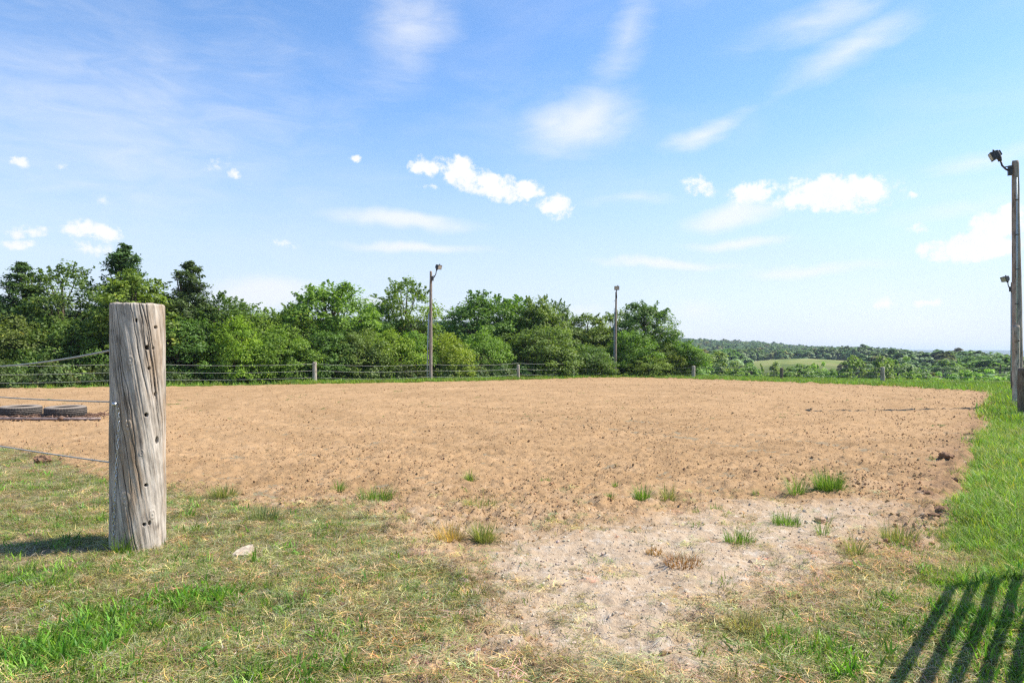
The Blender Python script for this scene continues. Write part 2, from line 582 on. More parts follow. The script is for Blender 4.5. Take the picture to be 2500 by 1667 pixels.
M['bark'] = mat_simple('tree_bark', (0.12, 0.095, 0.07), 0.9, 0, 0.2, 0.4, 8, 0.6)
M['panel'] = mat_simple('painted_pipe', (0.30, 0.31, 0.29), 0.45, 0.5, 0.4, 0.2, 10, 0.1)
M['stone'] = mat_simple('pale_limestone', (0.47, 0.385, 0.285), 0.9, 0, 0.2, 0.35, 28, 0.8)
M['brownstone'] = mat_simple('brown_stone', (0.40, 0.28, 0.18), 0.9, 0, 0.2, 0.2, 14, 0.5)
M['clod'] = mat_simple('moist_soil_clod', (0.21, 0.125, 0.075), 0.95, 0, 0.15, 0.35, 18, 0.9)
M['roof'] = mat_simple('grey_metal_roof', (0.30, 0.31, 0.34), 0.5, 0.2, 0.4, 0.1, 2, 0.05)
M['wall'] = mat_simple('white_siding', (0.66, 0.66, 0.64), 0.7, 0, 0.3, 0.08, 2, 0.05)
M['glass'] = mat_simple('dark_window', (0.05, 0.06, 0.08), 0.15, 0, 0.5, 0.1, 2, 0.0)
M['leaf'] = mat_leaf('leaf', 0.40)
M['needle'] = mat_leaf('cedar_spray', 0.18)
M['leaf_far'] = mat_leaf('leaf_far', 0.25, True)
M['grass'] = mat_leaf('grass_blade', 0.35, True)
M['grass_tuft'] = mat_leaf('tuft_blade', 0.35)


def mat_ground():
    m, t, out = new_mat('turf_soil')
    p = t.n('ShaderNodeNewGeometry').outputs['Position']
    gr = t.n('ShaderNodeAttribute', attribute_name='green').outputs['Fac']
    fo = t.n('ShaderNodeAttribute', attribute_name='forest').outputs['Fac']
    me = t.n('ShaderNodeAttribute', attribute_name='meadow').outputs['Fac']
    n1 = t.noise(p, 2.2, 6, 0.65).outputs['Fac']
    n2 = t.noise(p, 45.0, 4, 0.7).outputs['Fac']
    n3 = t.noise(p, 160.0, 3, 0.7).outputs['Fac']
    straw = t.ramp(n2, [(0.3, (0.10, 0.075, 0.045)), (0.5, (0.24, 0.185, 0.115)), (0.7, (0.40, 0.33, 0.21))])
    green = t.ramp(n2, [(0.3, (0.035, 0.055, 0.012)), (0.55, (0.10, 0.14, 0.03)), (0.75, (0.20, 0.24, 0.07))])
    f = t.sstep(t.math('ADD', gr, t.math('MULTIPLY_ADD', n1, 0.8, -0.4)), 0.3, 0.75)
    col = t.mix(f, straw, green)
    nm = t.noise(p, 0.06, 5, 0.6).outputs['Fac']
    mead = t.ramp(nm, [(0.35, (0.10, 0.14, 0.03)), (0.5, (0.19, 0.22, 0.055)), (0.7, (0.27, 0.25, 0.11))])
    nfst = t.noise(p, 0.05, 6, 0.7).outputs['Fac']
    forest = t.ramp(nfst, [(0.35, (0.018, 0.032, 0.012)), (0.6, (0.045, 0.07, 0.02)), (0.75, (0.07, 0.10, 0.03))])
    col = t.mix(fo, col, forest)
    col = t.mix(me, col, mead)
    h = t.math('ADD', t.math('MULTIPLY', n2, 0.6), t.math('MULTIPLY', n3, 0.4))
    bp = t.n('ShaderNodeBump', {'Strength': 0.8, 'Distance': 0.02, 'Height': h})
    principled(t, out, col, 0.95, 0.1, 0, bp.outputs[0])
    return m


def mat_dirt():
    m, t, out = new_mat('tilled_soil')
    p = t.n('ShaderNodeNewGeometry').outputs['Position']
    ga = t.n('ShaderNodeAttribute', attribute_name='gravel').outputs['Fac']
    mo = t.n('ShaderNodeAttribute', attribute_name='moist').outputs['Fac']
    n0 = t.noise(p, 0.22, 5, 0.6).outputs['Fac']
    n1 = t.noise(p, 1.6, 6, 0.65).outputs['Fac']
    n2 = t.noise(p, 28.0, 5, 0.7).outputs['Fac']
    n3 = t.noise(p, 110.0, 4, 0.75).outputs['Fac']
    n5 = t.noise(p, 9.0, 4, 0.65).outputs['Fac']
    vor = t.n('ShaderNodeTexVoronoi', {'Vector': p, 'Scale': 34.0, 'Randomness': 1.0}, feature='F1')
    soil = t.ramp(t.math('ADD', t.math('MULTIPLY', n2, 0.5), t.math('MULTIPLY', n1, 0.5)),
                  [(0.34, (0.275, 0.172, 0.086)), (0.5, (0.365, 0.236, 0.122)), (0.66, (0.43, 0.286, 0.158))])
    soil = t.mix(t.math('MULTIPLY', t.sstep(n0, 0.4, 0.65), 0.35), soil, (0.42, 0.270, 0.142))
    rk = t.n('ShaderNodeAttribute', attribute_name='rake').outputs['Fac']
    soil = t.mix(1.0, soil, t.ramp(rk, [(0.36, (0.90, 0.89, 0.87)), (0.5, (1, 1, 1)), (0.64, (1.07, 1.07, 1.07))]), 'MULTIPLY')
    pale = t.ramp(n2, [(0.3, (0.39, 0.29, 0.19)), (0.5, (0.455, 0.348, 0.238)), (0.7, (0.51, 0.408, 0.295))])
    grit = t.ramp(vor.outputs['Color'], [(0.1, (0.40, 0.315, 0.222)), (0.5, (0.475, 0.385, 0.283)), (0.9, (0.555, 0.475, 0.38))])
    pale = t.mix(t.sstep(n5, 0.48, 0.62), pale, grit)
    f = t.sstep(t.math('ADD', ga, t.math('ADD', t.math('MULTIPLY_ADD', n1, 1.3, -0.65), t.math('MULTIPLY_ADD', n5, 0.5, -0.25))), 0.1, 1.05)
    col = t.mix(f, soil, pale)
    col = t.mix(t.math('MULTIPLY', mo, t.sstep(n1, 0.35, 0.6)), col, (0.26, 0.155, 0.09))
    col = t.mix(t.math('MULTIPLY', t.sstep(n3, 0.55, 0.75), 0.3), col, (0.20, 0.13, 0.08))
    h = t.math('ADD', t.math('MULTIPLY', n2, 0.8), t.math('ADD', t.math('MULTIPLY', n3, 0.35), t.math('MULTIPLY', n5, 0.6)))
    bp = t.n('ShaderNodeBump', {'Strength': 0.8, 'Distance': 0.03, 'Height': h})
    principled(t, out, col, 0.95, 0.1, 0, bp.outputs[0])
    return m


M['ground'] = mat_ground()
M['dirt'] = mat_dirt()


# ------------------------------------------------------------------ ground and arena
def grid_faces(nr, na, wrap):
    i = np.arange(nr - 1)[:, None]
    j = np.arange(na if wrap else na - 1)[None, :]
    j2 = (j + 1) % na
    a = i * na + j
    b = i * na + j2
    c = (i + 1) * na + j2
    d = (i + 1) * na + j
    return np.stack([a, d, c, b], -1).reshape(-1, 4)


GREEN_BLOBS = [(*g_at(450, 1530), 0.75, .75), (*g_at(130, 1600), 0.8, .75), (*g_at(40, 1420), 0.6, .6), (*g_at(160, 1275), 0.7, .45), (*g_at(300, 1240), 0.6, .35),
               (*g_at(60, 1200), 1.6, .3), (*g_at(650, 1640), 0.5, .6), (*g_at(500, 1380), 0.35, .4), (*g_at(330, 1390), .4, .4), (*g_at(860, 1640), 0.3, .5),
               (*g_at(2000, 1620), 0.5, .5), (*g_at(2400, 1560), 0.6, .85), (*g_at(2450, 1450), 0.5, .85), (*g_at(2250, 1640), .5, .4),
               (*g_at(1060, 1450), .5, .2), (*g_at(760, 1290), 0.5, .25)]


def green_amount(x, y):
    g = np.full(np.shape(x), 0.10)
    for bx, by, br, amt in GREEN_BLOBS:
        g = np.maximum(g, 0.10 + amt * np.exp(-(((x - bx) / br) ** 2 + ((y - by) / br) ** 2)))
    right = 0.85 * sm((x - (0.30 + 0.7235 * y) + 0.75) / 0.7) * sm((y - 3.4) / 1.2)
    g = np.maximum(g, right)
    r = np.hypot(x, y)
    return np.maximum(g, sm((r - 13) / 7))


nrr, naa = 330, 640
rr = np.concatenate([[0.0], 0.8 * (9500 / 0.8) ** (np.linspace(0, 1, nrr - 1))])
th = np.linspace(0, 2 * np.pi, naa, endpoint=False)
X = rr[:, None] * np.sin(th)[None, :]
Y = rr[:, None] * np.cos(th)[None, :]
Z = ground_z(X, Y)
Z -= 0.0
gx, gy = X.ravel(), Y.ravel()
rad_ = np.hypot(gx, gy)
s_rear = (gx - REAR_A[0]) * REAR_N[0] + (gy - REAR_A[1]) * REAR_N[1]
lx0, ly0 = w_at(*FENCE_L[0])[:2]
lx1, ly1 = w_at(*FENCE_L[6])[:2]
ln_ = np.array((-(ly1 - ly0), lx1 - lx0))
ln_ = ln_ / np.linalg.norm(ln_)
s_left = (gx - lx0) * ln_[0] + (gy - ly0) * ln_[1]
meadow = np.exp(-(((gx - KNOLL[0]) / 62) ** 2 + ((gy - KNOLL[1] + 5) / 55) ** 2) ** 2) * (rad_ > 200)
forest = np.maximum(sm((s_rear - 22) / 25), sm((s_left - 3.0) / 3)) * (gy > 15)
me = mesh_from('ground', np.stack([gx, gy, Z.ravel()], -1), grid_faces(nrr, naa, True), M['ground'], True,
               {'green': ('POINT', 'FLOAT', green_amount(gx, gy)), 'forest': ('POINT', 'FLOAT', forest),
                'meadow': ('POINT', 'FLOAT', meadow)})
tag(obj('ground', me), kind='structure')

nrr, naa = 820, 600
rr = 1.9 * (64 / 1.9) ** (np.linspace(0, 1, nrr))
th = np.linspace(R(-66), R(62), naa)
X = (rr[:, None] * np.sin(th)[None, :]).ravel()
Y = (rr[:, None] * np.cos(th)[None, :]).ravel()
sd = dirt_sd(X, Y)
Z = ground_z(X, Y) + 0.012 + arena_relief(X, Y)
# the soil sheet runs under the turf at its rim, with a small bank of thrown-up soil on the right
rim = np.exp(-((sd - 0.16) / 0.17) ** 2) * sm((X - 3.0) / 2.0)
Z += rim * (0.02 + 0.28 * np.clip(fbm(X * 9.0, Y * 9.0, 77, 4, .65) - 0.46, 0, 1))
Z = np.where(sd > 0, Z, ground_z(X, Y) + 0.012 - 0.30 * sm(-sd / 0.25))
grav = sm((poly_sd(X, Y, GRAVEL) + 0.95) / 1.7)
front_pale = 0.45 * sm((9.0 - Y) / 3.5)
RK_A = np.arctan2(X - 2.0, Y - 24.0)
RK_R = np.hypot((X - 2.0) * 1.05, Y - 24.0)
rake = 0.6 * fbm(RK_R * 1.1, RK_A * 2.2, 19, 4, .6) + 0.4 * fbm(RK_R * 5.0, RK_A * 3.0, 23, 3, .6)
moist = np.exp(-((sd - 0.2) / 0.45) ** 2) * sm((X - 2.5) / 2.0) * 0.55
keep_v = sd > -0.8
fc_ = grid_faces(nrr, naa, False)
fc_ = fc_[keep_v[fc_].all(axis=1)]
used = np.unique(fc_)
remap = np.full(len(X), -1)
remap[used] = np.arange(len(used))
me = mesh_from('dirt_arena', np.stack([X, Y, Z], -1)[used], remap[fc_], M['dirt'], True,
               {'gravel': ('POINT', 'FLOAT', np.maximum(grav, front_pale)[used]), 'moist': ('POINT', 'FLOAT', moist[used]), 'rake': ('POINT', 'FLOAT', rake[used])})
tag(obj('dirt_arena', me), kind='structure')

# ------------------------------------------------------------------ scattering (ground cover only)
GN_CACHE = {}


def gn_tree(coll):
    ng = bpy.data.node_groups.new('scatter_' + coll.name, 'GeometryNodeTree')
    ng.interface.new_socket('Geometry', in_out='INPUT', socket_type='NodeSocketGeometry')
    ng.interface.new_socket('Geometry', in_out='OUTPUT', socket_type='NodeSocketGeometry')
    t = NT(ng)
    gi = t.n('NodeGroupInput')
    go = t.n('NodeGroupOutput')
    ci = t.n('GeometryNodeCollectionInfo')
    ci.inputs['Collection'].default_value = coll
    ci.inputs['Separate Children'].default_value = True
    ci.inputs['Reset Children'].default_value = True
    at = {}
    for nme, typ in (('rot', 'FLOAT_VECTOR'), ('scl', 'FLOAT_VECTOR'), ('pick', 'INT')):
        nd = t.n('GeometryNodeInputNamedAttribute', data_type=typ)
        nd.inputs['Name'].default_value = nme
        at[nme] = nd.outputs[0]
    iop = t.n('GeometryNodeInstanceOnPoints', {'Points': gi.outputs[0], 'Instance': ci.outputs[0], 'Instance Index': at['pick'],
                                               'Rotation': at['rot'], 'Scale': at['scl']})
    iop.inputs['Pick Instance'].default_value = True
    t.link(iop.outputs[0], go.inputs[0])
    return ng


def scatter(name, pts, rot, scl, tint, pick, meshes):
    coll = bpy.data.collections.new('source_' + name)
    for i, me_ in enumerate(meshes):
        coll.objects.link(bpy.data.objects.new('%s_source_%02d' % (name, i), me_))
    n = len(pts)
    me_ = bpy.data.meshes.new(name)
    me_.vertices.add(n)
    me_.vertices.foreach_set('co', np.asarray(pts, dtype=np.float32).ravel())
    for an, typ, arr in (('rot', 'FLOAT_VECTOR', rot), ('scl', 'FLOAT_VECTOR', scl)):
        a = me_.attributes.new(an, typ, 'POINT')
        a.data.foreach_set('vector', np.asarray(arr, dtype=np.float32).ravel())
    a = me_.attributes.new('tint', 'FLOAT_COLOR', 'POINT')
    a.data.foreach_set('color', np.concatenate([np.asarray(tint, dtype=np.float32), np.ones((n, 1), np.float32)], 1).ravel())
    a = me_.attributes.new('pick', 'INT', 'POINT')
    a.data.foreach_set('value', np.asarray(pick, dtype=np.int32))
    o = obj(name, me_)
    md = o.modifiers.new('scatter', 'NODES')
    md.node_group = gn_tree(coll)
    tag(o, kind='stuff')
    return o


def blades(rng, n, spread, hmin, hmax, width, lean, curl, segs=3, flat=False, zoff=0.0, fan=False):
    """n curved grass blades around the origin -> verts, quads, shade"""
    vs, fs, sh = [], [], []
    for _ in range(n):
        a = rng.uniform(0, 2 * math.pi)
        rr_ = spread * math.sqrt(rng.uniform(0, 1))
        ph = rng.uniform(0, 2 * math.pi)
        bx, by = rr_ * math.cos(ph), rr_ * math.sin(ph)
        L = rng.uniform(hmin, hmax)
        w = width * rng.uniform(0.6, 1.3)
        if flat:
            el0 = rng.uniform(-0.05, 0.35)
        else:
            el0 = math.pi / 2 - abs(rng.normalvariate(0, lean))
        cu = rng.uniform(0.3, 1.0) * curl
        az_ = ph + rng.normalvariate(0, 0.7) if fan else a
        p = np.array((bx, by, zoff + (rng.uniform(0.0, 0.02) if flat else -0.01)))
        e = el0
        s = rng.random()
        base = len(vs)
        for k in range(segs + 1):
            t_ = k / segs
            ww = w * (1 - t_ ** 1.6) + w * 0.06
            side = np.array((-math.sin(az_), math.cos(az_), 0)) * ww / 2
            vs.append(p - side)
            vs.append(p + side)
            sh += [s, s]
            p = p + np.array((math.cos(az_) * math.cos(e), math.sin(az_) * math.cos(e), math.sin(e))) * L / segs
            e -= cu / segs
            az_ += rng.uniform(-0.35, 0.35)
            if flat and p[2] < zoff + 0.003:
                p[2] = zoff + 0.003
        for k in range(segs):
            b = base + 2 * k
            fs.append((b, b + 1, b + 3, b + 2))
    return np.array(vs), np.array(fs), np.array(sh)


def blade_mesh(name, mat, parts):
    V, Fc, S = [], [], []
    b = 0
    for v, f, s in parts:
        V.append(v)
        Fc.append(f + b)
        S.append(s)
        b += len(v)
    return mesh_from(name, np.concatenate(V), np.concatenate(Fc), mat, False, {'shade': ('POINT', 'FLOAT', np.concatenate(S))})


rng = random.Random(4)
nrng = np.random.default_rng(7)
SHORT = [blade_mesh('short_grass', M['grass'], [blades(rng, 22, 0.055, 0.025, 0.075, 0.0045, 0.75, 1.2)]) for _ in range(4)]
STRAW = [blade_mesh('clippings', M['grass'], [blades(rng, 26, 0.085, 0.04, 0.13, 0.0032, 0, 0.8, 3, True)]) for _ in range(4)]
BROAD = [blade_mesh('broad_grass', M['grass'], [blades(rng, 14, 0.04, 0.05, 0.14, 0.012, 1.0, 1.2, 4)]) for _ in range(4)]
TALL = [blade_mesh('tall_grass', M['grass'], [blades(rng, 18, 0.085, 0.09, 0.28, 0.008, 0.6, 2.0, 5)]) for _ in range(6)]
COARSE = [blade_mesh('verge_grass', M['grass'], [blades(rng, 26, 0.28, 0.12, 0.26, 0.022, 0.5, 1.2, 2)]) for _ in range(3)]


def tints(n, base, var, hue=0.12):
    b = np.array(base)[None, :] * (1 + var * nrng.normal(size=(n, 1)))
    b = b * (1 + hue * nrng.normal(size=(n, 3)))
    return np.clip(b, 0.005, 0.95)


def sample_sector(n, a0, a1, r0, r1, power=1.0):
    """points with density falling with distance (area density ~ r^-power)"""
    u = nrng.random(n)
    if abs(power - 2) < 1e-6:
        r = r0 * (r1 / r0) ** u
    else:
        k = 2 - power
        r = (r0 ** k + u * (r1 ** k - r0 ** k)) ** (1 / k)
    a = nrng.uniform(a0, a1, n)
    return r * np.sin(a), r * np.cos(a)


def put(name, x, y, tint, meshes, smin, smax, tilt=0.15, flat=1.0, mul=1.0):
    n = len(x)
    z = surface_z(x, y)
    rot = np.stack([nrng.normal(0, tilt, n), nrng.normal(0, tilt, n), nrng.uniform(0, 6.283, n)], -1)
    s = nrng.uniform(smin, smax, n) * mul
    scl = np.stack([s, s, s * flat], -1)
    return scatter(name, np.stack([x, y, z - 0.004], -1), rot, scl, tint, nrng.integers(0, len(meshes), n), meshes)


GREEN = (0.150, 0.250, 0.036)
OLIVE = (0.26, 0.275, 0.105)
STRAWC = (0.56, 0.48, 0.31)
TANC = (0.46, 0.34, 0.18)

# mown turf of the near ground
x, y = sample_sector(190000, R(-60), R(60), 2.3, 13.5, 1.2)
sd = dirt_sd(x, y)
line = 0.30 + 0.7235 * y
tallzone = (x > line - 1.0 + 0.5 * (fbm(x * 2, y * 2, 3, 3) - 0.5)) & (y > 5.2)
g = green_amount(x, y)
gn_ = np.clip(g + (fbm(x * 2.6, y * 2.6, 61, 4, .6) - 0.5) * 1.1, 0, 1)
prob = np.where(sd < 0, 1.0, 0.28 * np.exp(-sd / 0.16) + (0.006 + 0.045 * (fbm(x * 3, y * 3, 12, 3) > 0.57)) * (y < 7.5) + 0.30 * np.exp(-((x - 0.05) / 0.45) ** 2 - ((y - 3.12) / 0.22) ** 2))
thin = np.where(sd < 0, 0.35 + 0.65 * sm((fbm(x * 1.8, y * 1.8, 21, 4, .6) - 0.33) / 0.2), 1)
ok = (nrng.random(len(x)) < prob * thin) & ~tallzone
x, y, gn_, sd = x[ok], y[ok], gn_[ok], sd[ok]
u = nrng.random(len(x))
isg = u < np.where(sd > 0.15, 0.08, 0.10 + 0.8 * gn_)
xs, ys = x[~isg], y[~isg]
ts = np.where((nrng.random(len(xs)) < 0.38)[:, None], tints(len(xs), OLIVE, .22), tints(len(xs), STRAWC, .25))
ts = np.where((nrng.random(len(xs)) < 0.22)[:, None], tints(len(xs), (0.30, 0.21, 0.115), .35), ts)
tz = np.exp(-(((xs - 2.95) / 0.75) ** 2 + ((ys - 4.9) / 0.9) ** 2)) + 0.8 * np.exp(-(((xs - 2.0) / 0.5) ** 2 + ((ys - 4.2) / 0.35) ** 2))
tm = nrng.random(len(xs)) < tz * 0.9
ts[tm] = tints(int(tm.sum()), (0.47, 0.355, 0.215), .25)
put('grass_clippings', xs, ys, ts, STRAW, 0.6, 1.15, 0.10)
xg, yg, gg = x[isg], y[isg], gn_[isg]
wide = (dirt_sd(xg, yg) < -0.05) & (nrng.random(len(xg)) < 0.05 + 0.42 * sm((gg - 0.5) / 0.4) * (np.hypot(xg, yg) < 7))
tg = np.where((nrng.random(len(xg)) < 0.6 - 0.5 * gg)[:, None], tints(len(xg), OLIVE, .2), tints(len(xg), GREEN, .22))
put('mown_grass', xg[~wide], yg[~wide], tg[~wide], SHORT, 0.6, 1.25, 0.25)
put('crabgrass', xg[wide], yg[wide], tints(int(wide.sum()), (0.15, 0.29, 0.035), .2), BROAD, 0.55, 1.1, 0.25)

# uncut bright grass along the right fence
x, y = sample_sector(90000, R(20), R(62), 4.0, 42, 1.5)
sd = dirt_sd(x, y)
line = 0.30 + 0.7235 * y
dl = x - line
dl = dl + 1.02 - 0.5 * (fbm(x * 2, y * 2, 3, 3) - 0.5) + 1.2 * sm((y - 9) / 5)
ok = (sd < 0.02 + 0.18 * nrng.random(len(x)) ** 3) & (dl > -0.35) & (dl < 8) & (y > 4.0) & (nrng.random(len(x)) < 0.22 + 0.78 * sm(dl / 0.5))
x, y, dl = x[ok], y[ok], dl[ok]
dl = np.maximum(dl, 0)
grow = (0.38 + 0.62 * sm((y - 4.3) / 2.2)) * (0.45 + 0.55 * sm(dl / 0.7)) * (0.7 + 0.6 * fbm(x * 1.1, y * 1.1, 8, 3))
tt = tints(len(x), (0.165, 0.28, 0.034), .2) * (0.62 + 0.76 * fbm(x * 1.6, y * 1.6, 97, 3, .6))[:, None]
lm = nrng.random(len(x)) < 0.22
tt[lm] = tints(int(lm.sum()), (0.30, 0.38, 0.05), .2)
dry = nrng.random(len(x)) < 0.06 + 0.25 * (fbm(x * 1.5, y * 1.5, 91, 3) > 0.6)
tt[dry] = tints(int(dry.sum()), (0.42, 0.40, 0.15), .2)
put('tall_grass', x, y, tt, TALL, 0.75, 1.15, 0.22, 0.85, grow)

# grassy verge between the far rim of the arena and the fence, and the bank behind it
x, y = sample_sector(120000, R(-62), R(60), 18, 72, 1.0)
sd = dirt_sd(x, y)
s_r = (x - REAR_A[0]) * REAR_N[0] + (y - REAR_A[1]) * REAR_N[1]
s_l = (x - lx0) * ln_[0] + (y - ly0) * ln_[1]
ok = (sd < 0.1) & (s_r < 9) & (s_l < 5) & ((1250 + F * x / y > 690) | (nrng.random(len(x)) < 0.12)) & (x < 0.30 + 0.7235 * y + 3)
x, y = x[ok], y[ok]
put('verge_grass', x, y, tints(len(x), (0.20, 0.30, 0.045), .2), COARSE, 0.6, 1.25, 0.2)

# soil crumbs and gravel
def rock_mesh(name, mat, rng, sub=1, jag=0.35, flat=0.7):
    import bmesh
    bm = bmesh.new()
    bmesh.ops.create_icosphere(bm, subdivisions=sub, radius=0.5)
    for v in bm.verts:
        v.co *= 1 + rng.uniform(-jag, jag)
        v.co.z *= flat
    me_ = bpy.data.meshes.new(name)
    bm.to_mesh(me_)
    bm.free()
    me_.materials.append(mat)
    return me_


def mat_crumb(name):
    m, t, out = new_mat(name)
    tint = t.n('ShaderNodeAttribute', attribute_name='tint', attribute_type='INSTANCER').outputs['Color']
    c = t.n('ShaderNodeTexCoord').outputs['Object']
    nz = t.noise(c, 6.0, 4, 0.7).outputs['Fac']
    col = t.mix(1.0, tint, t.ramp(nz, [(0.3, (0.7, 0.7, 0.7)), (0.7, (1.2, 1.2, 1.2))]), 'MULTIPLY')
    bp = t.n('ShaderNodeBump', {'Strength': 0.25, 'Distance': 0.05, 'Height': nz})
    principled(t, out, col, 0.95, 0.1, 0, bp.outputs[0])
    return m


M['crumb'] = mat_crumb('soil_crumb')
CR = [rock_mesh('crumb', M['crumb'], rng, 1, 0.35, 0.75) for _ in range(6)]
x, y = sample_sector(330000, R(-60), R(58), 2.6, 55, 1.7)
sd = dirt_sd(x, y)
gm = poly_sd(x, y, GRAVEL)
ok = (sd > 0.0) & (nrng.random(len(x)) < np.where(gm > -0.3, 0.30, 0.28 + 0.65 * sm((fbm(x * 0.8, y * 0.8, 55, 4, .6) - 0.36) / 0.25)))
x, y, gm, sd = x[ok], y[ok], gm[ok], sd[ok]
n = len(x)
rad = np.hypot(x, y)
s = 0.0047 * nrng.lognormal(0, 0.50, n) * (1 + 0.020 * rad)
edge = np.exp(-sd / 0.5) * (x > 2.5)
s *= 1 + 1.2 * edge
s = np.minimum(s, 0.024)
t_ = tints(n, (0.40, 0.258, 0.135), .14, .04)
dk = nrng.random(n) < 0.03
t_[dk] = tints(int(dk.sum()), (0.27, 0.165, 0.09), .25, .05)
gv = (gm + nrng.normal(0, 0.3, n)) > 0
t_[gv] = tints(int(gv.sum()), (0.54, 0.445, 0.33), .12, .03)
s[gv] *= 0.85
z = surface_z(x, y)
rot = nrng.uniform(0, 6.28, (n, 3))
scl = s[:, None] * nrng.uniform(0.7, 1.3, (n, 3)) * 2
scatter('soil_crumbs', np.stack([x, y, z + s * 0.2], -1), rot, scl, t_, nrng.integers(0, 6, n), CR)


# ------------------------------------------------------------------ trees
def leaf_cloud(c, nrm, L, W, shade, rs):
    """kite-shaped leaves at c facing nrm"""
    n = len(c)
    nrm = nrm / np.maximum(np.linalg.norm(nrm, axis=1, keepdims=True), 1e-9)
    a = rs.normal(size=(n, 3))
    t = a - nrm * (a * nrm).sum(1, keepdims=True)
    t /= np.maximum(np.linalg.norm(t, axis=1, keepdims=True), 1e-9)
    b = np.cross(nrm, t)
    sc = rs.uniform(0.65, 1.35, (n, 1))
    L = L * sc
    W = W * sc
    v = np.stack([c - t * L / 2, c + b * W / 2 - t * L * 0.05 + nrm * W * 0.12, c + t * L / 2 - nrm * L * 0.08,
                  c - b * W / 2 - t * L * 0.05 + nrm * W * 0.12], 1).reshape(-1, 3)
    f = np.arange(4 * n).reshape(n, 4)
    return v, f, np.repeat(shade, 4)


def crown_broad(seed, H, Rad, z0, ncl, npl, L, W, shoots=20, lump=0.35, top=0.5, smooth=0.0):
    rs = np.random.default_rng(seed)
    cz = z0 + (H - z0) * 0.5
    hz = (H - z0) * 0.5
    lobes = rs.normal(size=(9, 3))
    lobes /= np.linalg.norm(lobes, axis=1, keepdims=True)
    la = rs.uniform(0.1, lump, 9)
    C, NR, RR = [], [], []
    while len(C) < ncl:
        d = rs.normal(size=3)
        d /= np.linalg.norm(d)
        rf = 0.72 + (la * np.clip((lobes @ d - 0.55) / 0.45, 0, 1)).max() + rs.normal(0, 0.05)
        q = rs.uniform(0.80, 1.0) if rs.random() < 0.72 else rs.uniform(0.35, 0.8)
        p = d * rf * q
        taper = 1.0 - top * max(0, p[2]) ** 1.5
        pos = np.array((p[0] * Rad * taper, p[1] * Rad * taper, cz + p[2] * hz))
        if pos[2] < 0.15:
            continue
        C.append(pos)
        NR.append(d)
        RR.append(rs.uniform(0.22, 0.52) * (Rad / 2.2) ** 0.5)
    V, Fc, S = [], [], []
    base = 0
    cs = []
    for p, d, r_ in zip(C, NR, RR):
        n_ = int(npl * rs.uniform(0.6, 1.4))
        q = rs.normal(size=(n_, 3))
        q /= np.linalg.norm(q, axis=1, keepdims=True)
        q *= r_ * rs.uniform(0.45, 1.0, (n_, 1)) * np.array((1.15, 1.15, 0.75))
        droop = np.array((0, 0, -0.15)) * (np.linalg.norm(q[:, :2], axis=1, keepdims=True))
        pts = p + q + droop
        nr = q / r_ * 0.7 + d * (0.35 + 0.6 * smooth) + np.array((0, 0, 0.75)) + rs.normal(0, 0.5 - 0.25 * smooth, (n_, 3))
        tone = rs.uniform(0.25, 0.72)
        sh = np.clip(tone + rs.normal(0, 0.16, n_), 0, 1)
        v, f, s_ = leaf_cloud(pts, nr, L, W, sh, rs)
        V.append(v)
        Fc.append(f + base)
        S.append(s_)
        base += len(v)
    for _ in range(shoots):     # leafy shoots that break the outline
        d = rs.normal(size=3)
        d[2] = abs(d[2]) + 0.4
        d /= np.linalg.norm(d)
        st_ = np.array((d[0] * Rad * 0.62, d[1] * Rad * 0.62, cz + d[2] * hz * 0.8))
        up = d * 0.6 + np.array((0, 0, 0.75)) + rs.normal(0, 0.25, 3)
        up /= np.linalg.norm(up)
        Ls = rs.uniform(0.4, 1.0) * (H / 6)
        n_ = int(55 * Ls)
        t_ = rs.uniform(0, 1, (n_, 1))
        bend = np.array((rs.normal(0, .2), rs.normal(0, .2), -0.15))
        pts = st_ + up * Ls * t_ + bend * t_ ** 2 * Ls + rs.normal(0, 0.10, (n_, 3)) * (1.15 - t_)
        nr = rs.normal(size=(n_, 3)) + np.array((0, 0, 0.6))
        v, f, s_ = leaf_cloud(pts, nr, L, W, np.clip(rs.normal(0.5, 0.15, n_), 0, 1), rs)
        V.append(v)
        Fc.append(f + base)
        S.append(s_)
        base += len(v)
    return np.concatenate(V), np.concatenate(Fc), np.concatenate(S), C


def crown_cedar(seed, H, Rad, z0, nbr, L, W):
    rs = np.random.default_rng(seed)
    V, Fc, S = [], [], []
    base = 0
    C = []
    for i in range(nbr):
        t = rs.uniform(0, 1) ** 0.9 * 0.97
        z = z0 + (H - z0) * t
        rr_ = (Rad * (1 - t) ** 0.95 * 1.12 + 0.05) * rs.uniform(0.6, 1.2) * (1.0 + 0.18 * math.sin(t * 19 + seed))
        a = rs.uniform(0, 2 * math.pi)
        d = np.array((math.cos(a), math.sin(a), rs.uniform(0.1, 0.6) + 0.9 * t ** 3))
        tip = np.array((0, 0, z)) + d * rr_
        C.append(tip)
        n_ = int(95 * (0.45 + rr_ / Rad))
        k = rs.uniform(0.25, 1.0, (n_, 1)) ** 0.7
        wd = 0.055 + 0.17 * rr_
        pts = np.array((0, 0, z)) + d * rr_ * k + rs.normal(0, 1, (n_, 3)) * wd * np.array((1, 1, 0.6)) * (1.15 - 0.6 * k)
        nr = rs.normal(0, 0.7, (n_, 3)) + d * 0.5 + np.array((0, 0, 0.5))
        sh = np.clip(rs.uniform(0.25, 0.65) + rs.normal(0, 0.13, n_), 0, 0.92)
        v, f, s_ = leaf_cloud(pts, nr, L, W, sh, rs)
        V.append(v)
        Fc.append(f + base)
        S.append(s_)
        base += len(v)
    return np.concatenate(V), np.concatenate(Fc), np.concatenate(S), C


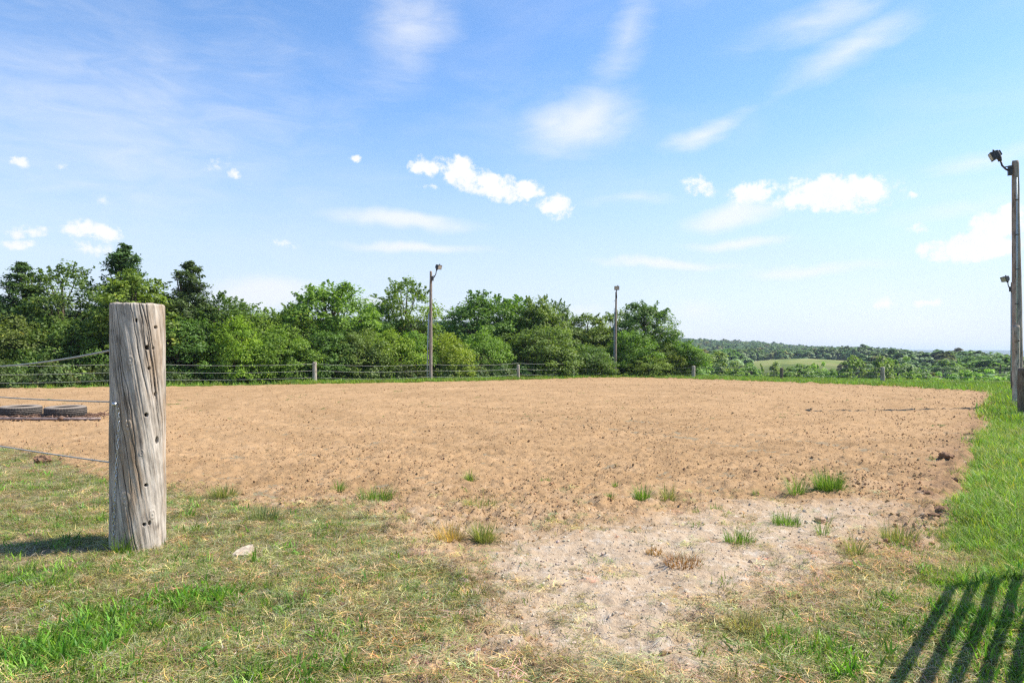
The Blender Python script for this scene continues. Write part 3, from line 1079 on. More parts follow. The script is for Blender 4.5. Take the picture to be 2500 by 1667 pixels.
def limbs(seed, H, z0, C, r0, n=22, lean=0.25):
    rs = random.Random(seed)
    mb = MB()
    hx, hy = rs.uniform(-lean, lean), rs.uniform(-lean, lean)
    axis = [Vector((hx * t + 0.06 * math.sin(5 * t), hy * t + 0.06 * math.cos(4 * t) - 0.06, H * 0.86 * t - 0.12 * (1 - t))) for t in [i / 7 for i in range(8)]]
    mb.tube(axis, [r0 * (1 - 0.11 * i) * (1.25 if i == 0 else 1) for i in range(8)], 8)
    for p in rs.sample(list(range(len(C))), min(n, len(C))):
        tip = Vector(C[p])
        t = max(0.1, min(0.9, (tip.z / H) - rs.uniform(0.12, 0.32)))
        k = t * 7
        a = axis[int(k)].lerp(axis[min(7, int(k) + 1)], k - int(k))
        mid = a.lerp(tip, 0.5) + Vector((0, 0, -0.10 * (tip - a).length + rs.uniform(0, .2)))
        mb.tube([a, mid, tip], [r0 * 0.42 * (1 - 0.5 * t), r0 * 0.24, 0.012], 5)
    return mb


KINDS = {}


def make_kind(key, leafmat, gen, H, z0, r0, nlimb):
    V, Fc, S, C = gen
    cm = mesh_from('crown', V, Fc, leafmat, False, {'shade': ('POINT', 'FLOAT', S)})
    mb = limbs(hash(key) % 1000 if False else sum(map(ord, key)), H, z0, C, r0, nlimb)
    tm = mesh_from('trunk', np.array(mb.v), mb.f, M['bark'], True)
    ext = V.reshape(-1, 3)
    KINDS[key] = (cm, tm, float(np.percentile(ext[:, 2], 99.7)), float(np.percentile(np.abs(ext[:, 0]), 98)))


for i in range(5):
    make_kind('broad%d' % i, M['leaf'], crown_broad(100 + i, 6.0, 2.1 + 0.15 * (i % 3), 0.55, 230, 62, 0.155, 0.085, 26 + 5 * (i % 2), 0.42, 0.45), 6.0, 0.6, 0.14, 30)
for i in range(2):
    make_kind('sparse%d' % i, M['leaf'], crown_broad(140 + i, 6.0, 1.9, 1.3, 105, 55, 0.15, 0.08, 34, 0.55, 0.5), 6.0, 1.3, 0.12, 34)
for i in range(3):
    make_kind('shrub%d' % i, M['leaf'], crown_broad(200 + i, 3.2, 1.9, -0.7, 190, 66, 0.115, 0.058, 30, 0.35, 0.25), 3.0, 0.2, 0.06, 26)
for i in range(2):
    make_kind('cedar%d' % i, M['needle'], crown_cedar(300 + i, 7.0, 1.75, 0.5, 170, 0.17, 0.055), 7.0, 0.5, 0.13, 20)
for i in range(4):
    make_kind('valley%d' % i, M['leaf'], crown_broad(400 + i, 10.0, 4.2, -0.6, 240, 60, 0.32, 0.2, 5, 0.45, 0.35, 0.5), 10.0, 1.2, 0.22, 16)

trng = random.Random(77)


def tree(name, label, cat, group, key, x, top, d, wpx, tint, dark=1.0):
    X_ = (x - 1250) / F * d
    zt = CAMH - (top - HZ) / F * d
    zb = float(ground_z(np.array([X_]), np.array([d]))[0])
    cm, tm, h0, w0 = KINDS[key]
    root = empty(name, (X_, d, zb - 0.05), trng.uniform(0, 6.28))
    sz = (zt - zb) / h0
    sx = (wpx / 2 / F * d) / w0
    root.scale = (sx, sx * trng.uniform(0.9, 1.1), sz)
    tag(root, label, cat, group)
    c = obj('crown', cm, root)
    c.color = (*[v * dark * trng.uniform(0.92, 1.08) for v in tint], 1)
    obj('trunk', tm, root)
    return root


DG = (0.130, 0.212, 0.042)     # dark green
MG = (0.180, 0.280, 0.046)     # mid green
LG = (0.200, 0.310, 0.050)     # light green
YG = (0.250, 0.340, 0.040)     # yellow-green
BG = (0.165, 0.235, 0.054)     # brownish green
CG = (0.098, 0.158, 0.042)     # cedar

TREES = [
    ('cedar_tree', 'dark pointed cedar at the left end of the treeline above the leftmost fence wires', 'cedar0', 55, 640, 37, 190, CG),
    ('broadleaf_tree', 'ragged dark tree with loose top shoots, between the leftmost cedar and the tallest cedar', 'sparse0', 155, 640, 37, 200, DG),
    ('cedar_tree', 'tallest cedar of the treeline, right behind the big weathered post', 'cedar1', 305, 597, 39, 230, CG),
    ('broadleaf_tree', 'rounder mid green tree rising just above the top of the big weathered post', 'broad0', 335, 662, 36, 210, MG),
    ('cedar_tree', 'narrow dark cedar to the right of the big weathered post', 'cedar0', 462, 638, 38, 175, CG),
    ('broadleaf_tree', 'low ragged tree sloping down from the cedar right of the big post', 'sparse1', 548, 712, 38, 170, DG),
    ('broadleaf_tree', 'low rounded tree at the dip in the treeline left of the bright broad tree', 'broad2', 640, 752, 40, 170, MG),
    ('broadleaf_tree', 'light green tree on the left shoulder of the bright broad tree', 'broad3', 722, 742, 41, 150, LG),
    ('broadleaf_tree', 'bright broad tree above the first fence post right of the big post', 'broad1', 812, 690, 42, 215, LG),
    ('broadleaf_tree', 'small dark tree between the bright broad tree and the tall spired tree', 'broad4', 912, 738, 45, 130, DG),
    ('broadleaf_tree', 'tall spired tree just left of the nearer light pole on the treeline', 'sparse0', 992, 676, 46, 150, MG),
    ('broadleaf_tree', 'wide crowned dark tree right of the gap beside the nearer treeline light pole', 'broad2', 1172, 712, 53, 190, DG),
    ('broadleaf_tree', 'full mid green tree in the middle of the right-hand clump of the treeline', 'broad0', 1255, 722, 55, 160, MG),
    ('broadleaf_tree', 'upright tree with pale tips above the brownish bush', 'broad3', 1318, 724, 54, 130, MG),
    ('broadleaf_tree', 'thin tree with upswept shoots left of the far thin light pole', 'sparse1', 1362, 730, 56, 110, DG),
    ('broadleaf_tree', 'sagging brownish tree beside the dip left of the far thin light pole', 'broad4', 1432, 766, 57, 140, BG),
    ('broadleaf_tree', 'see-through airy tree directly behind the far thin light pole', 'sparse0', 1502, 756, 60, 120, LG),
    ('broadleaf_tree', 'dark round-topped tree right of the far thin light pole', 'broad1', 1574, 738, 58, 150, DG),
    ('broadleaf_tree', 'low leafy tree ending the treeline, its right side lit yellow-green', 'broad3', 1672, 832, 55, 110, MG),
]
for (nm, lab, key, x_, top, d, w, tint) in TREES:
    tree(nm, lab, 'tree', 'trees of the fence-side treeline', key, x_, top, d, w, tint)

SHRUBS = [
    ('dark bush with reddish tinge at the far left behind the fence wires', 'shrub0', 30, 770, 34, 220, BG),
    ('leafy bush behind the fence wires, second from the left edge', 'shrub1', 160, 775, 35, 200, DG),
    ('low light green bush hanging over the wires just left of the big post', 'shrub2', 90, 868, 33.2, 130, LG),
    ('dark bush hidden partly by the left side of the big weathered post', 'shrub0', 262, 780, 35.5, 190, DG),
    ('dark bush touching the right side of the big weathered post', 'shrub1', 440, 778, 36, 210, DG),
    ('yellow-green feathery bush below the dip, well right of the big post', 'shrub2', 580, 770, 36.5, 130, YG),
    ('mid green bush left of the first fence post beyond the big post', 'shrub0', 680, 795, 38, 180, MG),
    ('shady bush behind the first fence post beyond the big post', 'shrub1', 790, 808, 40, 180, DG),
    ('olive bush right of the first fence post beyond the big post', 'shrub2', 880, 800, 41, 150, BG),
    ('yellowish bush below the tall spired tree', 'shrub0', 955, 805, 42.5, 160, YG),
    ('lime green bush touching the nearer treeline light pole on its left', 'shrub1', 1020, 808, 43.5, 110, LG),
    ('bright yellow-green bush just right of the nearer treeline light pole', 'shrub2', 1088, 812, 44.5, 130, YG),
    ('pale green rounded bush over the second fence post', 'shrub0', 1180, 806, 48, 150, LG),
    ('brownish spreading bush over the gap between the second and third fence posts', 'shrub1', 1315, 798, 50, 210, BG),
    ('dark bush right of the third fence post', 'shrub2', 1420, 840, 52, 140, DG),
    ('low bright bush just left of the foot of the far thin light pole', 'shrub0', 1465, 872, 53, 100, MG),
    ('mid green bush just right of the far thin light pole', 'shrub1', 1545, 808, 55, 140, MG),
    ('low bright green bush right of the foot of the far thin light pole', 'shrub2', 1585, 866, 53.5, 120, LG),
    ('dark twiggy bush left of the low tree that ends the treeline', 'shrub0', 1632, 838, 55, 90, BG),
    ('small bush with yellow sprays in front of the low tree ending the treeline', 'shrub1', 1652, 858, 54, 60, YG),
]
for (lab, key, x_, top, d, w, tint) in SHRUBS:
    tree('bush', lab, 'bush', 'bushes along the treeline fence', key, x_, top, d, w, tint)

VALLEY = [
    ('yellowish tree in the valley just right of the rear corner post', 0, 1755, 860, 115, 120, BG),
    ('small tree at the edge of the valley directly behind the rear corner post', 1, 1706, 886, 108, 90, MG),
    ('low tree left of the darker rear fence post', 2, 1832, 892, 105, 110, MG),
    ('small tree directly behind the darker rear fence post', 3, 1885, 886, 112, 90, BG),
    ('broad dark tree right of the darker rear fence post', 0, 1950, 892, 98, 130, DG),
    ('slender tree below the pale meadow knoll', 1, 2000, 888, 108, 70, MG),
    ('round full tree right of the pale meadow knoll', 2, 2078, 874, 112, 115, MG),
    ('olive topped tree just left of the grey rear fence post', 3, 2138, 872, 110, 110, BG),
    ('tall dark tree just right of the grey rear fence post', 1, 2192, 876, 116, 110, DG),
    ('low round bush-like tree some way right of the grey rear fence post', 2, 2262, 906, 92, 100, DG),
    ('hazy tall tree behind the low round valley trees right of the grey rear fence post', 0, 2300, 880, 165, 120, DG),
    ('yellow tipped tree midway between the grey rear fence post and the right light poles', 3, 2348, 903, 98, 110, BG),
    ('pale layered tree at the foot of the slope left of the right light poles', 1, 2415, 906, 88, 130, LG),
    ('large dark tree rising above the far ridge beside the right light poles', 2, 2432, 864, 165, 170, DG),
    ('dark tree standing left of the large tree beside the right light poles', 3, 2362, 872, 185, 120, DG),
    ('low tree behind the feet of the right light poles', 0, 2468, 912, 84, 100, MG),
    ('tree beyond the right light poles at the picture edge', 2, 2535, 885, 110, 150, DG),
    ('low dark valley tree between the first and second rear fence posts', 3, 1790, 900, 96, 90, DG),
    ('low valley tree between the slender tree and the round full tree', 2, 2035, 905, 92, 80, DG),
    ('low light valley tree right of the tall dark tree beside the grey rear post', 0, 2228, 910, 86, 90, MG),
    ('low shadowy valley tree between the low round one and the yellow tipped one', 1, 2305, 912, 88, 90, MG),
]
for (lab, k, x_, top, d, w, tint) in VALLEY:
    tree('valley_tree', lab, 'tree', 'trees in the valley beyond the rear fence', 'valley%d' % k, x_, top, d, w * 1.15, tint, 1.35)

# understorey that closes the foot of the treeline, and the wood behind it
def bush_clump(seed, n, Rr, L, W, zf=1.0):
    rs = np.random.default_rng(seed)
    q = rs.normal(size=(n, 3))
    q /= np.linalg.norm(q, axis=1, keepdims=True)
    q[:, 2] = np.abs(q[:, 2])
    q *= Rr * rs.uniform(0.6, 1.0, (n, 1)) * (1 + 0.25 * np.sin(q[:, :1] * 5 + seed))
    q[:, 2] *= zf
    nr = q + rs.normal(0, 0.6 * Rr, (n, 3)) + np.array((0, 0, 0.5 * Rr))
    v, f, s_ = leaf_cloud(q, nr, L, W, np.clip(rs.normal(0.45, 0.2, n), 0, 1), rs)
    return mesh_from('clump', v, f, M['leaf_far'], False, {'shade': ('POINT', 'FLOAT', s_)})


CL = [bush_clump(i, 420, 0.62, 0.13, 0.07, 1.1) for i in range(4)]
n = 2600
t_ = nrng.random(n)
seg = np.array([w_at(*p)[:2] for p in FENCE_L])
seg = np.concatenate([[seg[0] + (seg[0] - seg[1]) * 0.8], seg, [np.array(w_at(1650, 930, 57)[:2])], [np.array(w_at(1705, 930, 57)[:2])]])
k = t_ * (len(seg) - 1)
i0 = np.minimum(k.astype(int), len(seg) - 2)
p0 = seg[i0] + (seg[i0 + 1] - seg[i0]) * (k - i0)[:, None]
off = np.where(t_ < 0.28, 0.3, 1.0) + nrng.gamma(2.0, 1.6, n)
nv = np.array((-0.62, 0.78))
pp = p0 + nv * off[:, None]
zz = ground_z(pp[:, 0], pp[:, 1]) + np.clip(nrng.normal(0.1, 0.35, n) * off * 0.35, -0.1, 1.5)
tt = tints(n, (0.10, 0.155, 0.038), .3)
scatter('undergrowth', np.stack([pp[:, 0], pp[:, 1], zz], -1), np.stack([nrng.normal(0, .2, n), nrng.normal(0, .2, n), nrng.uniform(0, 6.3, n)], -1),
        nrng.uniform(0.45, 1.15, (n, 1)) * np.ones((1, 3)), tt, nrng.integers(0, 4, n), CL)


def far_crown(seed):
    V, Fc, S, C = crown_broad(seed, 11.0, 5.2, -1.0, 95, 26, 1.05, 0.8, 0, 0.35, 0.3, 1.0)
    return mesh_from('far_crown', V, Fc, M['leaf_far'], False, {'shade': ('POINT', 'FLOAT', 0.30 + 0.38 * S)})


FARC = [far_crown(500 + i) for i in range(5)]
x, y = sample_sector(30000, R(-60), R(52), 125, 1500, 0.9)
r_ = np.hypot(x, y)
mead = np.exp(-(((x - KNOLL[0]) / 66) ** 2 + ((y - KNOLL[1] + 8) / 60) ** 2) ** 2)
a_ = np.arctan2(x, y)
view_gap = (np.abs(a_ - KN_A + 0.0) < R(4.2)) & (r_ < 330) & (r_ > 120)
s_r = (x - REAR_A[0]) * REAR_N[0] + (y - REAR_A[1]) * REAR_N[1]
ok = (mead < 0.3) & ~(view_gap & (nrng.random(len(x)) < 0.96)) & (s_r > 70)
x, y, r_ = x[ok], y[ok], r_[ok]
n = len(x)
sc = nrng.uniform(0.8, 1.4, n) * np.where(r_ < 300, 0.9, 1.2)
tt = tints(n, (0.140, 0.235, 0.060), .14, .05) * (0.70 + 0.6 * fbm(x * 0.02, y * 0.02, 41, 3))[:, None]
yl = nrng.random(n) < 0.12
tt[yl] = tints(int(yl.sum()), (0.22, 0.24, 0.055), .2)
scatter('distant_forest', np.stack([x, y, ground_z(x, y) - 0.5], -1), np.stack([np.zeros(n), np.zeros(n), nrng.uniform(0, 6.3, n)], -1),
        np.stack([sc * nrng.uniform(0.9, 1.25, n), sc * nrng.uniform(0.9, 1.25, n), sc ** 0.5 * 0.95], -1), tt, nrng.integers(0, 5, n), FARC)

# wood behind the treeline, filling the gaps between its stems
x, y = sample_sector(2200, R(-60), R(14), 38, 125, 1.2)
s_l = (x - lx0) * ln_[0] + (y - ly0) * ln_[1]
aa = 1250 + F * x / y
ok = (s_l > 9) & ~((aa > 1035) & (aa < 1125)) & (aa < 1640)
x, y = x[ok], y[ok]
n = len(x)
sc = nrng.uniform(0.26, 0.40, n) * (1 + 0.004 * np.hypot(x, y))
scatter('woodland_behind', np.stack([x, y, ground_z(x, y) - 0.2], -1), np.stack([np.zeros(n), np.zeros(n), nrng.uniform(0, 6.3, n)], -1),
        np.stack([sc * 1.2, sc * 1.2, sc], -1), tints(n, (0.06, 0.095, 0.028), .25), nrng.integers(0, 5, n), FARC)


# ------------------------------------------------------------------ posts
def wood_cylinder(seed, R0, R1, H, na=40, nz=40, twist=0.25, rough=0.012, ncrack=7, depth=0.02, holes=(), below=0.25, topround=0.02, crack_w=0.045):
    """weathered round post with checks (long cracks that follow a slight spiral) and drilled holes"""
    rs = np.random.default_rng(seed)
    zs = np.linspace(-below, H, nz)
    an = np.linspace(0, 2 * np.pi, na, endpoint=False)
    A, Zg = np.meshgrid(an, zs)
    u = A + twist * (Zg / R0) * 0.35       # grain coordinate
    un = (u / (2 * np.pi)) % 1.0
    rad = R0 + (R1 - R0) * np.clip(Zg / H, 0, 1)
    P = 64
    rel = vnoise_wrap(un, Zg * 1.1 + seed, 9, seed) - 0.5
    fine = vnoise_wrap(un, Zg * 2.6, P, seed + 5) - 0.5
    disp = rel * rough * 2.2 + fine * rough * 0.8
    if na > 200:
        ridge = vnoise_wrap(un, Zg * 1.7 + 3, 130, seed + 9) - 0.5
        disp += ridge * 0.0045
        for (ka, kz, kr, kh) in KNOTS:
            da = np.abs(((A - ka + np.pi) % (2 * np.pi)) - np.pi) * rad
            q = np.sqrt((da / kr) ** 2 + ((Zg - kz) / (kr * 1.5)) ** 2)
            disp += kh * np.exp(-q ** 2) * (1 + 0.5 * np.cos(q * 9))
    crack = np.zeros_like(rad)
    for i in range(ncrack):
        c0 = rs.uniform(0, 1)
        za = rs.uniform(-0.3, 0.65) * H
        zb = za + rs.uniform(0.35, 1.0) * H
        if i < ncrack // 2:
            zb = H + 0.3
        wob = (fbm(Zg * 4.0, np.full_like(Zg, i * 3.1), seed + i, 3) - 0.5) * 0.03
        du = np.abs(((un - c0 + wob + 0.5) % 1.0) - 0.5) * 2 * np.pi * rad
        w = crack_w * R0 * rs.uniform(0.5, 1.3)
        env = sm((Zg - za) / 0.15) * sm((zb - Zg) / 0.15) * (0.55 + 0.45 * vnoise(Zg * 7 + i * 9, Zg * 0 + i, seed))
        k_ = np.exp(-(du / w) ** 2) * env
        disp -= k_ * depth
        crack = np.maximum(crack, k_)
    for (ha, hz_, hr, hv) in holes:
        da = np.abs(((A - ha + np.pi) % (2 * np.pi)) - np.pi) * rad
        q = np.sqrt((da / hr) ** 2 + ((Zg - hz_) / (hr * hv)) ** 2)
        k_ = 1 - sm((q - 0.75) / 0.45)
        disp -= k_ * 0.05
        crack = np.maximum(crack, k_)
    rad = rad + disp
    edge = np.clip((Zg - (H - topround)) / topround, 0, 1)
    rad = rad - edge ** 2 * topround * 0.5
    V = np.stack([rad * np.cos(A), rad * np.sin(A), Zg], -1).reshape(-1, 3)
    V[-na:, 2] += (fbm(V[-na:, 0] * 30, V[-na:, 1] * 30, seed, 2) - 0.5) * 0.02
    fs = grid_faces(nz, na, True)[:, ::-1]
    grain = np.stack([u * R0, Zg * 0.085, np.full_like(u, seed * 0.37)], -1).reshape(-1, 3)
    cr = np.clip(crack * 1.15, 0, 1).ravel()
    # top: rings inwards
    rings, extra, gex, cex = 6, [], [], []
    last = V[-na:].copy()
    for j in range(1, rings + 1):
        f_ = 1 - j / rings
        ring = last.copy()
        ring[:, :2] *= f_
        ring[:, 2] = H + 0.004 + (last[:, 2] - H) * f_ + (fbm(ring[:, 0] * 40, ring[:, 1] * 40, seed + 3, 2) - 0.5) * 0.012
        extra.append(ring)
        gex.append(np.stack([ring[:, 0], ring[:, 1] * 0.3, np.zeros(na)], -1))
        cex.append(cr[-na:] * 0.6 * f_)
    base0 = len(V) - na
    Va = np.concatenate([V] + extra)
    fa = [fs]
    for j in range(rings):
        a0 = base0 + j * na
        i = np.arange(na)
        fa.append(np.stack([a0 + i, a0 + (i + 1) % na, a0 + na + (i + 1) % na, a0 + na + i], -1))
    return Va, np.concatenate(fa), np.concatenate([grain] + gex), np.concatenate([cr] + cex)


def vnoise_wrap(un, z, period, seed):
    """value noise periodic round the post"""
    x = un * period
    ix = np.floor(x)
    fx = x - ix
    fx = fx * fx * (3 - 2 * fx)
    iz = np.floor(z)
    fz = z - iz
    fz = fz * fz * (3 - 2 * fz)
    a = hash2(ix % period, iz, seed)
    b = hash2((ix + 1) % period, iz, seed)
    c = hash2(ix % period, iz + 1, seed)
    d = hash2((ix + 1) % period, iz + 1, seed)
    return (a * (1 - fx) + b * fx) * (1 - fz) + (c * (1 - fx) + d * fx) * fz


def wood_mesh(name, mat, *a, **k):
    V, f, g, c = wood_cylinder(*a, **k)
    return mesh_from(name, V, f, mat, True, {'grain': ('POINT', 'FLOAT_VECTOR', g), 'crack': ('POINT', 'FLOAT', c)})


# the big weathered post in the foreground
BP = (-2.975, 5.43)
BPZ = float(ground_z(np.array([BP[0]]), np.array([BP[1]]))[0])
BR = 0.194
BTOP = CAMH + (HZ - 744) / F * BP[1] - BPZ


def on_post(px, py):
    """angle and height on the big post that show at a pixel"""
    dx, dz = (px - 1250) / F, (HZ - py) / F
    d = np.array((dx, 1.0))
    o_ = -np.array(BP)
    A_ = d @ d
    B_ = 2 * (o_ @ d)
    C_ = o_ @ o_ - BR ** 2
    t = (-B_ - math.sqrt(max(0, B_ * B_ - 4 * A_ * C_))) / (2 * A_)
    p = d * t + o_
    return math.atan2(p[1], p[0]), CAMH + dz * t - BPZ, (d[0] * t, t, CAMH + dz * t)


KNOTS = []
for (hx, hy, kr, kh) in [(312, 1038, .035, .008), (305, 1215, .04, .006), (318, 880, .03, .005), (372, 1255, .03, .006), (345, 1105, .02, .005)]:
    a_h, z_h, _ = on_post(hx, hy)
    KNOTS.append((a_h, z_h, kr, kh))
holes = []
for (hx, hy, hr, hv) in [(332.6, 782, .010, 1.9), (379.8, 799, .018, 1), (360, 848.5, .021, 1), (373.5, 850, .010, 1.4), (364, 899, .016, 1), (379, 962, .016, 1.2),
                         (356.6, 1012.6, .018, 1), (382, 1074.5, .019, 2.0), (356.6, 1184, .018, .9), (352, 1280, .016, 1), (365, 1276, .016, 1.2)]:
    a_h, z_h, _ = on_post(hx, hy)
    holes.append((a_h, z_h, hr * 0.66, hv * rng.uniform(0.9, 1.25)))
me = wood_mesh('weathered_post', M['post'], 12, BR + 0.002, BR, BTOP, na=300, nz=420, twist=0.42, rough=0.006, ncrack=30, depth=0.011,
               holes=holes, below=0.3, topround=0.012, crack_w=0.015)
bpost = obj('weathered_post', me, None, (BP[0], BP[1], BPZ))
tag(bpost, 'thick weathered grey wooden post with drilled holes standing in the left foreground', 'post')

# light chain hanging on the post
_, _, c0 = on_post(292, 984)
_, _, c1 = on_post(281, 1312)
chain = empty('chain', c0)
tag(chain, 'thin galvanised chain hanging down the left face of the big weathered post', 'chain')
cpx = [(285, 986), (292, 1000), (294, 1030), (291, 1075), (288, 1130), (285, 1190), (283, 1250), (281, 1312)]
cp = []
for (px_, py_) in cpx:
    _, _, p = on_post(px_, py_)
    out_ = Vector((p[0] - BP[0], p[1] - BP[1], 0)).normalized() * 0.016
    cp.append(Vector(p) + out_)
samples = []
for i in range(len(cp) - 1):
    for k in range(24):
        samples.append(cp[i].lerp(cp[i + 1], k / 24))
acc, links, last = 0.0, [], samples[0]
for s_ in samples[1:]:
    acc += (s_ - last).length
    if acc > 0.030:
        links.append(s_)
        acc = 0.0
    last = s_
mb = MB()
for k in range(12):
    pass
ring = [Vector((0.0072 * math.cos(2 * math.pi * k / 12), 0, 0.018 * math.sin(2 * math.pi * k / 12) + (0.006 if math.sin(2 * math.pi * k / 12) > 0 else -0.006))) for k in range(12)]
mb.tube(ring, 0.0028, 5, closed=True)
link_me = mesh_from('link', np.array(mb.v), mb.f, M['steel'], True)
for i, p in enumerate(links):
    o = obj('link', link_me, chain)
    o.location = p - Vector(c0)
    o.rotation_euler = (rng.uniform(-.12, .12), rng.uniform(-.12, .12), (0.6 if i % 2 else 2.1) + rng.uniform(-.25, .25))
mb = MB().tube([cp[0] + Vector((-0.022, 0.02, 0.0)) - Vector(c0), cp[0] + Vector((0.014, -0.025, 0)) - Vector(c0)], [0.016, 0.016], 10)
mb.build('hook_bolt', M['steel'], chain, True)


def sag(a, b, s, n=16):
    a, b = Vector(a), Vector(b)
    return [a.lerp(b, i / n) - Vector((0, 0, s * 4 * (i / n) * (1 - i / n))) for i in range(n + 1)]


# the three strands that run from the big post to the next post, out of the frame on the left
NEXT = (-9.0, 9.85)
NZ = float(ground_z(np.array([NEXT[0]]), np.array([NEXT[1]]))[0])
me_np = wood_mesh('fence_post', M['oldpost'], 33, 0.15, 0.145, 1.75, na=40, nz=40, below=0.3)
tag(obj('fence_post', me_np, None, (NEXT[0], NEXT[1], NZ)), 'next wooden post left of the big weathered post, carrying the near cables', 'post')
for (py_, zb, sg, rad, lab) in [(850, 1.50, 0.155, 0.0085, 'slack top cable rising to the left side of the big weathered post'),
                                (985, 1.10, 0.05, 0.0065, 'middle taut cable meeting the big weathered post over the tyres'),
                                (1140, 0.52, 0.03, 0.0065, 'lowest cable reaching the big weathered post just above the turf')]:
    _, _, p = on_post(272, py_)
    a = Vector((BP[0] - BR * 0.8, BP[1] + 0.02, p[2]))
    b = Vector((NEXT[0] + 0.1, NEXT[1] - 0.1, NZ + zb))
    cab = MB().tube(sag(a, b, sg, 26), rad, 6).build('fence_cable', M['cable'], None, True)
    tag(cab, lab, 'cable', 'near cables tied to the big post')
    d_ = (b - a).normalized()
    for q0, q1 in ((0.0, 0.05), (0.10, 0.13)):
        MB().tube([a + d_ * q0 - Vector((0, 0, sg * q0 * 0.7)), a + d_ * q1 - Vector((0, 0, sg * q1 * 0.7))], rad * 1.5, 8).build('ferrule', M['steel'], cab, True)

# ------------------------------------------------------------------ fences round the arena
POST_M = {}


def fence_post(parent, key, px, ytop, ybase, d, wpx, mat):
    X_, Y_, Zb = w_at(px, ybase, d)
    h = (ybase - ytop) / F * d
    r_ = max(0.05, wpx / 2 / F * d)
    me_ = wood_mesh('post', mat, key, r_ * 1.03, r_ * 0.97, h, na=22, nz=22, rough=0.006, ncrack=6, depth=0.01, below=0.3)
    o = obj('post', me_, parent)
    o.location = (X_, Y_, Zb)
    return Vector((X_, Y_, Zb)), h


fl = empty('wire_fence')
tag(fl, 'three-strand cable fence with wooden posts in front of the treeline', 'fence')
anch = []
for (px_, yb, d), (yt, wpx, kind) in zip(FENCE_L, [(895, 12, 1), (884, 12, 1), (884, 10.5, 1), (None, 0, 0), (890, 7.5, 1), (894, 5.5, 1), (None, 0, 0)]):
    if kind:
        p, h = fence_post(fl, int(px_) + 500, px_, yt, yb, d, wpx, M['oldpost'])
    else:
        p, h = Vector(w_at(px_, yb, d)), 1.05
    anch.append((p, h))
HT = [0.93, 0.60, 0.27]
for i in range(len(anch) - 1):
    (a, ha), (b, hb) = anch[i], anch[i + 1]
    for q in HT:
        zz_ = 1.12
        pa, pb = a + Vector((0, -0.06, q * zz_)), b + Vector((0, -0.06, q * zz_))
        MB().tube(sag(pa, pb, 0.07 + 0.04 * rng.random(), 10), 0.0072, 5).build('cable', M['cable'], fl, True)

fr = empty('wire_fence')
tag(fr, 'thin wire fence with wooden posts along the rear rim, before the valley', 'fence')
anr = [(anch[-1][0], 1.05)]
p, h = fence_post(fr, 640, 1640, 915, 929, 53.5, 4.0, M['oldpost'])
anr.append((p + Vector((0, 0, 0)), 1.0))
for (px_, yb, d), (yt, wpx, mt) in zip(FENCE_R, [(893, 8.5, 'oldpost'), (898, 7.5, 'darkpost'), (896, 9.5, 'oldpost'), (None, 0, '')]):
    if yt:
        p, h = fence_post(fr, int(px_), px_, yt, yb, d, wpx, M[mt])
    else:
        p, h = Vector(w_at(px_, yb, d)), 1.0
    anr.append((p, h))
for i in range(len(anr) - 1):
    (a, ha), (b, hb) = anr[i], anr[i + 1]
    for q in (0.96, 0.70, 0.45, 0.2):
        pa, pb = a + Vector((0, -0.05, q)), b + Vector((0, -0.05, q))
        MB().tube(sag(pa, pb, 0.03, 8), 0.006, 4).build('wire', M['cable'], fr, True)

fs_ = empty('wire_fence')
tag(fs_, 'line of dark fence posts running along the right edge past the light poles', 'fence')
for key, (px_, yt, yb, d, wpx) in enumerate([(2499, 899, 1028, 15.9, 24), (2475, 905, 957, 27.5, 11), (2482, 897, 975, 22.6, 13)]):
    fence_post(fs_, 900 + key, px_, yt, yb, d, wpx, M['darkpost'] if key != 2 else M['oldpost'])


